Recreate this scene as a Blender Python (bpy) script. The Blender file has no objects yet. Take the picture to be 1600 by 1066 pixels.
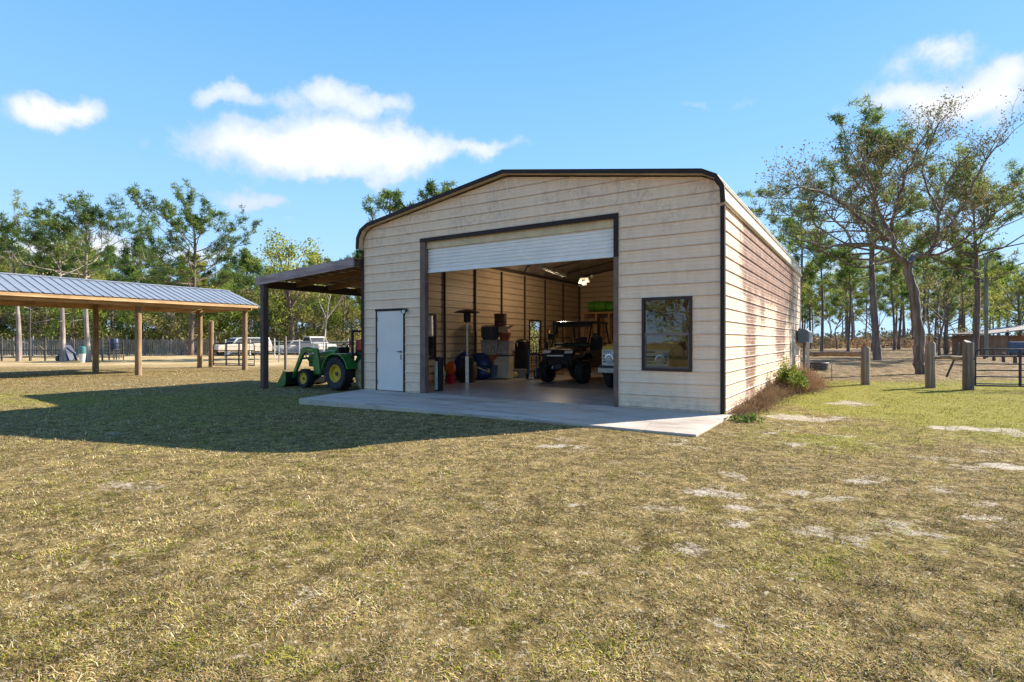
import bpy, math, random
import numpy as np
from mathutils import Vector, Matrix
R = math.radians
scene = bpy.context.scene
COL = scene.collection
CA, SA = math.cos(R(32.69)), math.sin(R(32.69))
CX, CY, CZ = 2.114, -10.144, 1.29
F, HZ = 865.0, 531.5

def P(px, Z, z=None):
    X = (px-800)/F*Z
    p = (CX+CA*X-SA*Z, CY+SA*X+CA*Z)
    return p if z is None else (p[0], p[1], z)
def H(py, Z): return CZ+(HZ-py)/F*Z
def G(px, py, zg=0.0): return P(px, (CZ-zg)*F/(py-HZ))
def sstep(a, b, v):
    t = np.clip((v-a)/(b-a), 0, 1); return t*t*(3-2*t)
def gz(x, y):
    return -0.04-0.12*sstep(2.0, 12.0, -x)+0.0*y
def gzf(x, y): return float(gz(np.float64(x), np.float64(y)))

# ------------------------------------------------ object helpers
def link(o, parent=None):
    COL.objects.link(o)
    if parent is not None: o.parent = parent
    return o
def tag(o, label=None, cat=None, group=None, kind=None):
    if label: o['label'] = label
    if cat: o['category'] = cat
    if group: o['group'] = group
    if kind: o['kind'] = kind
    return o
def thing(name, label, cat, loc=(0,0,0), rz=0.0, group=None):
    o = bpy.data.objects.new(name, None); o.empty_display_size = .1
    o.location = loc; o.rotation_euler = (0, 0, rz)
    link(o); return tag(o, label, cat, group)
def copy_tree(o, parent=None):
    c = o.copy(); COL.objects.link(c)
    if parent is not None: c.parent = parent
    for ch in list(o.children): copy_tree(ch, c)
    return c

class MB:
    def __init__(s): s.v = []; s.f = []
    def add(s, vs, fs):
        n = len(s.v); s.v += [tuple(p) for p in vs]; s.f += [tuple(i+n for i in f) for f in fs]; return s
    def box(s, c, d, rz=0, rx=0, ry=0, tx=1, ty=1):
        hx, hy, hz = d[0]/2, d[1]/2, d[2]/2
        vs = [(-hx,-hy,-hz),(hx,-hy,-hz),(hx,hy,-hz),(-hx,hy,-hz),(-hx*tx,-hy*ty,hz),(hx*tx,-hy*ty,hz),(hx*tx,hy*ty,hz),(-hx*tx,hy*ty,hz)]
        if rz or rx or ry:
            M = Matrix.Rotation(rz,3,'Z') @ Matrix.Rotation(ry,3,'Y') @ Matrix.Rotation(rx,3,'X')
            vs = [M @ Vector(p) for p in vs]
        vs = [(p[0]+c[0], p[1]+c[1], p[2]+c[2]) for p in vs]
        return s.add(vs, [(0,3,2,1),(4,5,6,7),(0,1,5,4),(1,2,6,5),(2,3,7,6),(3,0,4,7)])
    def b2(s, a, b):
        return s.box([(a[i]+b[i])/2 for i in range(3)], [abs(b[i]-a[i]) for i in range(3)])
    def tube(s, pts, r, n=8, cap=True):
        pts = [Vector(p) for p in pts]
        rs = r if isinstance(r, (list, tuple)) else [r]*len(pts)
        vs, fs = [], []; up = None
        for i, p in enumerate(pts):
            d = (pts[min(i+1, len(pts)-1)]-pts[max(i-1, 0)]); d = d.normalized() if d.length > 1e-9 else Vector((0,0,1))
            if up is None:
                up = Vector((0,0,1)) if abs(d.z) < .9 else Vector((1,0,0))
            a = d.cross(up)
            if a.length < 1e-6: a = d.cross(Vector((1,0,0)))
            a.normalize(); b = a.cross(d).normalized(); up = b
            for k in range(n):
                t = 2*math.pi*k/n
                vs.append(p+(a*math.cos(t)+b*math.sin(t))*rs[i])
        for i in range(len(pts)-1):
            for k in range(n):
                k2 = (k+1) % n
                fs.append((i*n+k, i*n+k2, (i+1)*n+k2, (i+1)*n+k))
        if cap:
            fs.append(tuple(range(n-1, -1, -1))); fs.append(tuple((len(pts)-1)*n+k for k in range(n)))
        return s.add(vs, fs)
    def lathe(s, prof, c=(0,0,0), n=20, axis='Z', cap=True):
        vs, fs = [], []
        for (r, h) in prof:
            for k in range(n):
                t = 2*math.pi*k/n; a, b = r*math.cos(t), r*math.sin(t)
                p = (a, b, h) if axis == 'Z' else ((h, a, b) if axis == 'X' else (b, h, a))
                vs.append((p[0]+c[0], p[1]+c[1], p[2]+c[2]))
        for i in range(len(prof)-1):
            for k in range(n):
                k2 = (k+1) % n
                fs.append((i*n+k, i*n+k2, (i+1)*n+k2, (i+1)*n+k))
        if cap:
            fs.append(tuple(range(n-1, -1, -1))); fs.append(tuple((len(prof)-1)*n+k for k in range(n)))
        return s.add(vs, fs)
    def prism(s, poly, a, b, axis='Y', tp=None):
        """poly in the two other axes, extruded from a to b along axis; tp: second outline for b"""
        n = len(poly); q = tp or poly
        def mk(u, w, h):
            return (u, h, w) if axis == 'Y' else ((h, u, w) if axis == 'X' else (u, w, h))
        vs = [mk(u, w, a) for u, w in poly]+[mk(u, w, b) for u, w in q]
        fs = [tuple(range(n)), tuple(range(2*n-1, n-1, -1))]
        for i in range(n):
            j = (i+1) % n; fs.append((i, i+n, j+n, j))
        return s.add(vs, fs)
    def ball(s, c, r, n=12, m=8):
        rx, ry, rz = r if isinstance(r, (tuple, list)) else (r, r, r)
        vs, fs = [], []
        for i in range(m+1):
            ph = math.pi*i/m
            for k in range(n):
                t = 2*math.pi*k/n
                vs.append((c[0]+rx*math.sin(ph)*math.cos(t), c[1]+ry*math.sin(ph)*math.sin(t), c[2]+rz*math.cos(ph)))
        for i in range(m):
            for k in range(n):
                k2 = (k+1) % n
                fs.append((i*n+k, (i+1)*n+k, (i+1)*n+k2, i*n+k2))
        return s.add(vs, fs)
    def build(s, name, mat, parent=None, smooth=35, bevel=0, **kw):
        me = bpy.data.meshes.new(name); me.from_pydata(s.v, [], s.f)
        import bmesh
        bm = bmesh.new(); bm.from_mesh(me)
        bmesh.ops.remove_doubles(bm, verts=bm.verts, dist=1e-5)
        bmesh.ops.recalc_face_normals(bm, faces=bm.faces)
        bm.to_mesh(me); bm.free()
        if mat: me.materials.append(mat)
        if smooth:
            me.shade_smooth(); me.set_sharp_from_angle(angle=R(smooth))
        o = bpy.data.objects.new(name, me); link(o, parent)
        if bevel:
            bv = o.modifiers.new('bevel', 'BEVEL'); bv.width = bevel; bv.segments = 2; bv.limit_method = 'ANGLE'; bv.angle_limit = R(40)
        return tag(o, **kw) if kw else o

def np_mesh(name, verts, faces, mat, parent=None, smooth=False, attrs=None):
    """verts (N,3), faces (M,k) arrays"""
    me = bpy.data.meshes.new(name)
    verts = np.asarray(verts, dtype=np.float32); faces = np.asarray(faces, dtype=np.int32)
    M, k = faces.shape
    me.vertices.add(len(verts)); me.vertices.foreach_set('co', verts.ravel())
    me.loops.add(M*k); me.loops.foreach_set('vertex_index', faces.ravel())
    me.polygons.add(M); me.polygons.foreach_set('loop_start', np.arange(0, M*k, k, dtype=np.int32))
    me.polygons.foreach_set('loop_total', np.full(M, k, dtype=np.int32))
    if smooth: me.polygons.foreach_set('use_smooth', np.ones(M, dtype=bool))
    me.update(calc_edges=True)
    for an, arr in (attrs or {}).items():
        arr = np.asarray(arr, dtype=np.float32)
        if arr.ndim == 1:
            a = me.attributes.new(an, 'FLOAT', 'POINT'); a.data.foreach_set('value', arr)
        else:
            a = me.attributes.new(an, 'FLOAT_COLOR', 'POINT'); a.data.foreach_set('color', np.c_[arr, np.ones(len(arr))].astype(np.float32).ravel())
    me.materials.append(mat)
    o = bpy.data.objects.new(name, me); link(o, parent); return o

# ------------------------------------------------ material helpers
def new_mat(name):
    m = bpy.data.materials.new(name); m.use_nodes = True
    nt = m.node_tree; nt.nodes.clear()
    out = nt.nodes.new('ShaderNodeOutputMaterial'); b = nt.nodes.new('ShaderNodeBsdfPrincipled')
    nt.links.new(b.outputs[0], out.inputs[0]); return m, nt, b, out
class NT:
    def __init__(s, nt): s.nt = nt
    def n(s, t, **kw):
        x = s.nt.nodes.new(t)
        for k, v in kw.items(): setattr(x, k, v)
        return x
    def l(s, a, b): s.nt.links.new(a, b)
    def _in(s, sock, v):
        if v is None: return
        if isinstance(v, bpy.types.NodeSocket): s.l(v, sock)
        else:
            if hasattr(sock.default_value, '__len__') and not hasattr(v, '__len__'): v = (v,)*len(sock.default_value)
            if hasattr(v, '__len__') and len(sock.default_value) == 4 and len(v) == 3: v = (*v, 1)
            sock.default_value = v
    def math(s, op, a, b=None, c=None, clamp=False):
        x = s.n('ShaderNodeMath', operation=op, use_clamp=clamp); s._in(x.inputs[0], a); s._in(x.inputs[1], b)
        if c is not None: s._in(x.inputs[2], c)
        return x.outputs[0]
    def vmath(s, op, a, b=None):
        x = s.n('ShaderNodeVectorMath', operation=op); s._in(x.inputs[0], a)
        if b is not None: s._in(x.inputs[1], b)
        return x.outputs['Value'] if op in ('DOT_PRODUCT', 'LENGTH') else x.outputs[0]
    def noise(s, vec, scale, detail=3, rough=.55, out='Fac', dist=0):
        x = s.n('ShaderNodeTexNoise'); s._in(x.inputs['Vector'], vec); x.inputs['Scale'].default_value = scale
        x.inputs['Detail'].default_value = detail; x.inputs['Roughness'].default_value = rough; x.inputs['Distortion'].default_value = dist
        return x.outputs[out]
    def mapr(s, v, a, b, c=0, d=1, smooth=True):
        x = s.n('ShaderNodeMapRange'); x.interpolation_type = 'SMOOTHSTEP' if smooth else 'LINEAR'
        for i, q in enumerate((v, a, b, c, d)): s._in(x.inputs[i], q)
        return x.outputs[0]
    def mix(s, f, a, b, mode='MIX'):
        x = s.n('ShaderNodeMix', data_type='RGBA', blend_type=mode); s._in(x.inputs['Factor'], f); s._in(x.inputs['A'], a); s._in(x.inputs['B'], b)
        return x.outputs['Result']
    def coord(s, which='Object'):
        return s.n('ShaderNodeTexCoord').outputs[which]
    def scalev(s, v, sc):
        x = s.n('ShaderNodeMapping'); s._in(x.inputs['Vector'], v); x.inputs['Scale'].default_value = sc; return x.outputs[0]
    def sep(s, v):
        x = s.n('ShaderNodeSeparateXYZ'); s._in(x.inputs[0], v); return x.outputs
    def bump(s, h, strength, dist=.02):
        x = s.n('ShaderNodeBump'); x.inputs['Strength'].default_value = strength; x.inputs['Distance'].default_value = dist
        s._in(x.inputs['Height'], h); return x.outputs[0]
_MC = {}
def M(name, col, rough=.6, metal=0.0, var=.12, vs=4.0, stretch=(1,1,1), bump=0.0, bs=40, bd=.01, dirt=None, dirt_a=0.0, ds=2.0, spec=.5, coat=0, emit=None):
    if name in _MC: return _MC[name]
    m, nt, b, out = new_mat(name); t = NT(nt)
    v = t.scalev(t.coord(), stretch)
    n = t.noise(v, vs, 4)
    c = t.mix(t.mapr(n, .3, .7), tuple(x*(1-var) for x in col), tuple(min(1, x*(1+var)) for x in col))
    if dirt:
        d = t.noise(t.coord(), ds, 6, .65)
        c = t.mix(t.math('MULTIPLY', t.mapr(d, .48, .68), dirt_a), c, dirt)
    t.l(c, b.inputs['Base Color'])
    t.l(t.math('ADD', t.math('MULTIPLY', t.noise(v, vs*3, 3), .2), rough-.1), b.inputs['Roughness'])
    b.inputs['Metallic'].default_value = metal; b.inputs['Specular IOR Level'].default_value = spec
    b.inputs['Coat Weight'].default_value = coat
    if bump: t.l(t.bump(t.noise(v, bs, 4), bump, bd), b.inputs['Normal'])
    if emit: b.inputs['Emission Color'].default_value = (*emit[0], 1); b.inputs['Emission Strength'].default_value = emit[1]
    _MC[name] = m; return m
def wood_mat(name, c1, c2, axis=2, scale=1.0, rough=.8):
    if name in _MC: return _MC[name]
    m, nt, b, out = new_mat(name); t = NT(nt)
    st = [14.0, 14.0, 14.0]; st[axis] = .8
    v = t.scalev(t.coord(), tuple(x*scale for x in st))
    n = t.noise(v, 1.6, 5, .65, dist=.6)
    n2 = t.noise(t.coord(), 1.3, 3)
    c = t.mix(t.mapr(n, .35, .68), c1, c2); c = t.mix(t.mapr(n2, .4, .7, 0, .5), c, tuple(x*.6 for x in c1))
    t.l(c, b.inputs['Base Color']); b.inputs['Roughness'].default_value = rough
    t.l(t.bump(n, .5, .01), b.inputs['Normal']); _MC[name] = m; return m
def leaf_mat(name, cols, trans=.35, var_scale=.6, rough=.7):
    if name in _MC: return _MC[name]
    m, nt, b, out = new_mat(name); t = NT(nt)
    g = t.n('ShaderNodeNewGeometry')
    rnd = g.outputs['Random Per Island']
    oi = t.n('ShaderNodeObjectInfo')
    n = t.noise(t.coord(), var_scale, 3)
    f = t.math('ADD', t.math('MULTIPLY', rnd, .45), t.math('MULTIPLY', t.mapr(n, .3, .7), .55))
    f = t.math('ADD', f, t.math('MULTIPLY', t.math('SUBTRACT', oi.outputs['Random'], .5), .45))
    cr = t.n('ShaderNodeValToRGB'); t.l(f, cr.inputs[0])
    el = cr.color_ramp.elements
    el[0].position = 0; el[0].color = (*cols[0], 1); el[1].position = 1; el[1].color = (*cols[-1], 1)
    for i, c in enumerate(cols[1:-1]):
        e = el.new((i+1)/(len(cols)-1)); e.color = (*c, 1)
    t.l(cr.outputs[0], b.inputs['Base Color']); b.inputs['Roughness'].default_value = rough
    b.inputs['Specular IOR Level'].default_value = .12
    tr = t.n('ShaderNodeBsdfTranslucent'); t.l(cr.outputs[0], tr.inputs[0])
    mx = t.n('ShaderNodeMixShader'); mx.inputs[0].default_value = trans
    t.l(b.outputs[0], mx.inputs[1]); t.l(tr.outputs[0], mx.inputs[2]); t.l(mx.outputs[0], out.inputs[0])
    _MC[name] = m; return m

# ------------------------------------------------ camera, light, sky
cam = bpy.data.cameras.new('camera'); camo = bpy.data.objects.new('camera', cam); COL.objects.link(camo)
camo.location = (CX, CY, CZ); camo.rotation_euler = (R(90), 0, R(32.69))
cam.sensor_width = 36; cam.lens = F/1600*36; cam.shift_y = -1.5/1600; cam.clip_end = 2000; cam.clip_start = .05
scene.camera = camo
SUN_EL = R(31)
sx, sy = CA*.905-SA*.425, SA*.905+CA*.425
sd = Vector((sx*math.cos(SUN_EL), sy*math.cos(SUN_EL), math.sin(SUN_EL))).normalized()
sun = bpy.data.lights.new('sun', 'SUN'); sun.energy = 4.9; sun.angle = R(.5); sun.color = (1, .93, .82)
suno = bpy.data.objects.new('sun', sun); COL.objects.link(suno); suno.rotation_euler = sd.to_track_quat('Z', 'Y').to_euler()

w = bpy.data.worlds.new('World'); scene.world = w; w.use_nodes = True
nt = w.node_tree; nt.nodes.clear(); t = NT(nt)
out = t.n('ShaderNodeOutputWorld'); bg = t.n('ShaderNodeBackground'); t.l(bg.outputs[0], out.inputs[0])
sky = t.n('ShaderNodeTexSky', sky_type='NISHITA'); sky.sun_disc = False
sky.sun_elevation = SUN_EL; sky.sun_rotation = math.atan2(sx, sy); sky.air_density = 1.0; sky.dust_density = .25; sky.ozone_density = 1.6; sky.altitude = 0
bg.inputs[1].default_value = .15
dirv = t.vmath('NORMALIZE', t.coord('Generated'))
def pdir(px, py):
    X, Y = (px-800)/F, (HZ-py)/F
    return Vector((CA*X-SA, SA*X+CA, Y)).normalized()
CLOUDS = [(88,185,85,40,1),(60,170,50,28,.9),(130,180,50,28,.8),(362,143,80,27,.95),(340,155,50,22,.7),(515,158,112,34,1),(580,170,60,26,.8),
  (480,232,190,56,1.15),(405,228,120,56,1.1),(560,232,120,56,1.1),(530,270,190,32,.9),(640,245,110,34,.7),(385,313,85,28,.9),(430,325,45,18,.7),(765,233,70,20,.85),(690,250,40,16,.4),
  (1420,148,130,46,1.1),(1500,175,130,64,1.1),(1560,150,90,66,.7),(1478,82,66,30,.8),(1585,105,60,38,.75),(1400,95,90,50,.25),
  (60,385,150,34,.9),(170,400,160,34,.9),(330,400,120,28,.6),(1130,168,240,12,.3),(470,350,60,14,.3),(930,240,70,20,.3),
  (-250,260,190,60,1),(1900,260,260,70,.9),(1350,420,240,30,.5),(1560,400,200,40,.6)]
# softly warped direction so outlines billow
nz = t.n('ShaderNodeTexNoise'); t.l(dirv, nz.inputs['Vector']); nz.inputs['Scale'].default_value = 9; nz.inputs['Detail'].default_value = 6; nz.inputs['Roughness'].default_value = .6
wv = t.vmath('SUBTRACT', nz.outputs['Color'], (.5, .5, .5))
wsc = t.n('ShaderNodeVectorMath', operation='SCALE'); t.l(wv, wsc.inputs[0]); wsc.inputs['Scale'].default_value = .09
dw = t.vmath('NORMALIZE', t.vmath('ADD', dirv, wsc.outputs[0]))
tot = None
for (px, py, a, b_, s) in CLOUDS:
    c = pdir(px, py); ca = pdir(px+a, py); cb = pdir(px, py-b_)
    t1 = (ca-c*ca.dot(c)); ra = t1.length; t1.normalize(); t2 = c.cross(t1)
    if t2.z < 0: t2 = -t2
    rb = (cb-c*cb.dot(c)).length
    u = t.math('DIVIDE', t.vmath('DOT_PRODUCT', dw, tuple(t1)), ra*.92)
    v = t.math('DIVIDE', t.vmath('DOT_PRODUCT', dw, tuple(t2)), rb*.82)
    # flatter bases: squash the lower half
    v = t.math('MULTIPLY', v, t.mapr(v, -.3, .1, 1.35, 1.0))
    d2 = t.math('ADD', t.math('MULTIPLY', u, u), t.math('MULTIPLY', v, v))
    g = t.math('MULTIPLY', t.math('EXPONENT', t.math('MULTIPLY', d2, -1.5)), s)
    g = t.math('MULTIPLY', g, t.mapr(t.vmath('DOT_PRODUCT', dw, tuple(c)), 0, .3))
    tot = g if tot is None else t.math('ADD', tot, g)
# far sky outside the frame: scattered clouds
sp = t.sep(dirv)
hi = t.noise(t.scalev(dirv, (1, 1, 2.2)), 3.1, 6, .6)
beh = t.mapr(t.vmath('DOT_PRODUCT', dirv, (-SA, CA, 0)), .1, -.25)
tot = t.math('ADD', tot, t.math('MULTIPLY', t.mapr(hi, .5, .68), beh))
det = t.noise(dirv, 16, 8, .62)
det2 = t.noise(dirv, 5, 4, .5)
tt = t.math('ADD', tot, t.math('ADD', t.math('MULTIPLY', t.math('SUBTRACT', det, .5), 1.7), t.math('MULTIPLY', t.math('SUBTRACT', det2, .5), .5)))
tt = t.math('MULTIPLY', tt, t.mapr(tot, .02, .2))
mask = t.mapr(tt, .18, .86, 0, 1)
shade = t.mapr(t.math('ADD', tt, t.math('MULTIPLY', t.math('SUBTRACT', det2, .5), 1.6)), .45, 1.75, .0, 1)
CLOUD_A = (1.75, 2.15, 2.7); CLOUD_B = (2.85, 2.9, 2.95)
# clear winter air: the physical sky, its glare near the sun and horizon rolled off
den = t.vmath('ADD', t.vmath('MULTIPLY', sky.outputs[0], (.30, .22, .16)), (1, 1, 1))
soft = t.vmath('DIVIDE', t.vmath('MULTIPLY', sky.outputs[0], (.55, .75, .82)), den)
er = t.n('ShaderNodeValToRGB'); t.l(sp[2], er.inputs[0])
er.color_ramp.elements[0].position = 0; er.color_ramp.elements[0].color = (.62, .84, 1, 1)
er.color_ramp.elements[1].position = 1; er.color_ramp.elements[1].color = (.06, .22, .62, 1)
for p_, c_ in ((.12, (.50, .78, .99, 1)), (.30, (.31, .63, .96, 1)), (.52, (.17, .47, .89, 1))):
    e = er.color_ramp.elements.new(p_); e.color = c_
grad = t.vmath('MULTIPLY', er.outputs[0], (3.0, 3.1, 3.5))
skc = t.mix(.72, soft, grad)
col = t.mix(t.math('MULTIPLY', mask, .96), skc, t.mix(shade, CLOUD_A, CLOUD_B))
t.l(col, bg.inputs[0])
scene.view_settings.view_transform = 'Standard'; scene.view_settings.look = 'None'; scene.view_settings.exposure = 1.36
scene.cycles.diffuse_bounces = 6; scene.cycles.max_bounces = 12; scene.cycles.transparent_max_bounces = 12; scene.view_settings.gamma = 1
# ------------------------------------------------ metal garage
W_, L_ = 9.05, 13.0
RIB = .2286
def siding_mat(name, stains=False):
    m, nt, b, out = new_mat(name); t = NT(nt)
    co = t.coord(); s = t.sep(co)
    n1 = t.noise(t.scalev(co, (1, 1, .25)), 5, 4, .6)
    base = t.mix(t.mapr(n1, .3, .75), (.80, .57, .395), (.86, .64, .46))
    # grey mildew: short drips, blotched, strongest high on the gable
    md = t.noise(t.scalev(co, (12, 12, 7)), 1, 6, .75); mb = t.noise(co, .9, 4, .6)
    hz = t.mapr(s[2], 2.0, 4.2, .15, 1)
    mk = t.math('MULTIPLY', t.math('MULTIPLY', t.mapr(md, .44, .62), t.mapr(mb, .42, .58)), hz)
    c = t.mix(t.math('MULTIPLY', mk, .42), base, (.34, .25, .20))
    fd = t.noise(t.scalev(co, (.8, .8, 5)), 1.2, 4, .6)
    c = t.mix(t.mapr(fd, .5, .8, 0, .3), c, (.50, .42, .38))
    # dust along the foot of the wall
    c = t.mix(t.math('MULTIPLY', t.mapr(s[2], .5, .0), t.mapr(t.noise(co, 6, 5, .7), .4, .7, 0, .5)), c, (.36, .30, .23))
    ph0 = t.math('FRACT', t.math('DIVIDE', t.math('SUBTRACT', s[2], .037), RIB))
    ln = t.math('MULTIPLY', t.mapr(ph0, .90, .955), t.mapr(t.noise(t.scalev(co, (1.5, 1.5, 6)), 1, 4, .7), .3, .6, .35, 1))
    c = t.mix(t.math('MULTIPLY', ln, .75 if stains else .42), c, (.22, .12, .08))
    if stains:
        y = s[1]
        wob = t.math('MULTIPLY', t.math('SUBTRACT', t.noise(co, .7, 3), .5), .9)
        yy = t.math('ADD', y, wob)
        def band(a, b_, soft, lo, hi_):
            h = t.mapr(s[2], lo, hi_)
            q = t.math('MULTIPLY', t.mapr(yy, a-soft, a+soft), t.mapr(yy, b_+soft, b_-soft))
            return t.math('MULTIPLY', q, h)
        bb = None
        for a in ((2.1,3.4,.5,-.6,.6), (6.4,8.8,.8,.1,1.3), (3.6,5.1,.7,.8,2.4), (1.4,11.2,.8,1.5,2.7), (9.3,10.3,.5,1.0,2.4)):
            v = band(*a); bb = v if bb is None else t.math('MAXIMUM', bb, v)
        vert = t.noise(t.scalev(co, (3, 2.2, .9)), 1, 5, .7)
        fine = t.noise(t.scalev(co, (3, 3, 20)), 1, 8, .82)
        # rows: stain clings just under each rib
        ph = t.math('FRACT', t.math('DIVIDE', t.math('SUBTRACT', s[2], .037), RIB))
        row = t.mapr(ph, .15, 1.0, -.05, .07, smooth=False)
        e = t.math('ADD', t.math('ADD', t.math('MULTIPLY', bb, .42), t.math('MULTIPLY', fine, .85)), t.math('MULTIPLY', vert, .60))
        e = t.math('ADD', e, row)
        sm = t.math('MULTIPLY', t.mapr(e, .82, 1.12), t.mapr(bb, .03, .3))
        sc = t.mix(t.mapr(t.noise(co, 3, 4), .3, .7), (.15, .062, .04), (.27, .135, .088))
        c = t.mix(t.math('MULTIPLY', sm, .92), c, sc)
        # light specks of dirt elsewhere
        sp_ = t.math('MULTIPLY', t.mapr(t.noise(t.scalev(co, (7, 7, 22)), 1, 5, .7), .56, .7), .35)
        c = t.mix(sp_, c, (.45, .31, .22))
    g = t.n('ShaderNodeNewGeometry')
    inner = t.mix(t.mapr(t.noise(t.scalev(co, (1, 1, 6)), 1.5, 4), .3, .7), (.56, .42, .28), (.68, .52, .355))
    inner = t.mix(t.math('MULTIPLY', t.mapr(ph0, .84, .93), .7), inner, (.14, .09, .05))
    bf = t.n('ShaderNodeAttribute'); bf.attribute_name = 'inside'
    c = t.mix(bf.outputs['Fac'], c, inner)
    t.l(c, b.inputs['Base Color']); b.inputs['Roughness'].default_value = .42; b.inputs['Specular IOR Level'].default_value = .4
    wv_ = t.noise(t.scalev(co, (1.2, 1.2, .6)), 1.0, 2)
    t.l(t.bump(wv_, .25, .03), b.inputs['Normal'])
    return m
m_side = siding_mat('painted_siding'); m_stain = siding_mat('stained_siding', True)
m_trim = M('brown_trim', (.030, .019, .017), .55, 0, .15, spec=.2)
m_trim2 = M('weathered_trim', (.17, .11, .085), .6, 0, .2, spec=.25)
m_soffit = M('soffit_paint', (.62, .46, .27), .5)
m_roofw = M('roof_paint', (.62, .56, .49), .35, 0, .08)
m_conc = None
def concrete(name, c1, c2):
    m, nt, b, out = new_mat(name); t = NT(nt); co = t.coord()
    a = t.noise(co, 1.1, 6, .65); c = t.mix(t.mapr(a, .35, .65), c1, c2)
    st = t.noise(t.scalev(co, (.35, 2.2, 1)), 1.6, 6, .7, dist=.8)
    c = t.mix(t.mapr(st, .50, .64, 0, .75), c, tuple(x*.5 for x in c1))
    rs = t.noise(co, .55, 4, .6); c = t.mix(t.mapr(rs, .62, .72, 0, .5), c, (.30, .18, .10))
    vo = t.n('ShaderNodeTexVoronoi', feature='DISTANCE_TO_EDGE'); vo.inputs['Scale'].default_value = .42
    wn = t.n('ShaderNodeTexNoise'); t.l(co, wn.inputs['Vector']); wn.inputs['Scale'].default_value = 2.5; wn.inputs['Detail'].default_value = 5
    t.l(t.vmath('ADD', co, t.vmath('MULTIPLY', wn.outputs['Color'], (.5, .5, 0))), vo.inputs['Vector'])
    c = t.mix(t.mapr(vo.outputs['Distance'], .006, .0, 0, .7), c, (.12, .10, .085))
    fi = t.noise(co, 45, 4, .7); c = t.mix(t.mapr(fi, .4, .7, 0, .25), c, tuple(x*1.3 for x in c2))
    t.l(c, b.inputs['Base Color']); t.l(t.mapr(a, .3, .7, .55, .9), b.inputs['Roughness'])
    t.l(t.bump(fi, .15, .004), b.inputs['Normal']); return m
m_pad = concrete('pad_concrete', (.40, .33, .265), (.53, .45, .37))
m_floor = concrete('floor_concrete', (.30, .28, .27), (.42, .39, .36))
for mm_ in (m_floor,):
    bs_ = [n for n in mm_.node_tree.nodes if n.type == 'BSDF_PRINCIPLED'][0]
    for l in list(bs_.inputs['Roughness'].links): mm_.node_tree.links.remove(l)
    bs_.inputs['Roughness'].default_value = .3

# gable outline of the wall sheet: half-width and height
OUT_R = [(0, 0), (0, 3.72), (-.07, 3.97), (-.16, 4.10), (-.36, 4.20), (-W_/2, 4.86)]
def front_iv(z, holes):
    # x limits at height z
    pts = OUT_R; x1 = None
    for i in range(len(pts)-1):
        if pts[i][1] <= z <= pts[i+1][1]:
            tt_ = (z-pts[i][1])/max(1e-9, pts[i+1][1]-pts[i][1]); x1 = pts[i][0]+(pts[i+1][0]-pts[i][0])*tt_; break
    if x1 is None: return []
    iv = [(-W_-x1, x1)]
    for (a, b, z0, z1) in holes:
        if z0 < z < z1:
            nv = []
            for (u, v) in iv:
                if a > u: nv.append((u, min(a, v)))
                if b < v: nv.append((max(b, u), v))
            iv = [q for q in nv if q[1]-q[0] > 1e-6]
    return iv
def side_iv(z, holes, L=L_):
    iv = [(0, L)]
    for (a, b, z0, z1) in holes:
        if z0 < z < z1: iv = [(iv[0][0], a), (b, iv[-1][1])] if len(iv) == 1 else [q for u in iv for q in ([(u[0], a), (b, u[1])] if u[0] < a < u[1] else [u])]
    return iv
def rib_profile(z0, z1):
    pr = [(z0, 0)]
    n = 0
    while True:
        s = .037+RIB*n
        if s > z1+.1: break
        for dz, o in ((-.010, 0), (-.0099, .020), (.002, .020), (.016, 0), (.078, 0), (.088, .005), (.098, 0), (.150, 0), (.160, .005), (.170, 0)):
            if z0 < s+dz < z1: pr.append((s+dz, o))
        n += 1
    pr.append((z1, 0)); return pr
def ribbed(mb, ivf, mapf, z0, z1, breaks=(), back=0.0):
    pr = rib_profile(z0, z1)
    zs = [p[0] for p in pr]; os0 = [p[1] for p in pr]
    for bz in breaks:
        if z0 < bz < z1 and all(abs(bz-q) > 1e-4 for q in zs):
            o = np.interp(bz, zs, os0); pr.append((bz, float(o)))
    pr.sort()
    e = 1e-5
    for (za, oa), (zb, ob) in zip(pr, pr[1:]):
        A, B = ivf(za+e), ivf(zb-e)
        if len(A) != len(B): A = B = ivf((za+zb)/2)
        for (a0, a1), (b0, b1) in zip(A, B):
            mb.add([mapf(a0, za, oa-back), mapf(a1, za, oa-back), mapf(b1, zb, ob-back), mapf(b0, zb, ob-back)], [(0, 1, 2, 3)])
def sheet(name, mat, parent, ivf, mapf, z0, z1, breaks=(), inside=True):
    """outer ribbed sheet plus an inner skin 12 mm behind it"""
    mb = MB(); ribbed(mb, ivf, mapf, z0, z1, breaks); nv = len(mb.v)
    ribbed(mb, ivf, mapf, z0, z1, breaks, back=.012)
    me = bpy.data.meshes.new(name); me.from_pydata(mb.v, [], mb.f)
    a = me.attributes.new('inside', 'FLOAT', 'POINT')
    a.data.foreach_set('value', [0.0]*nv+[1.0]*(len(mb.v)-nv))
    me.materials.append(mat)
    o = bpy.data.objects.new(name, me); link(o, parent); return o

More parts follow.
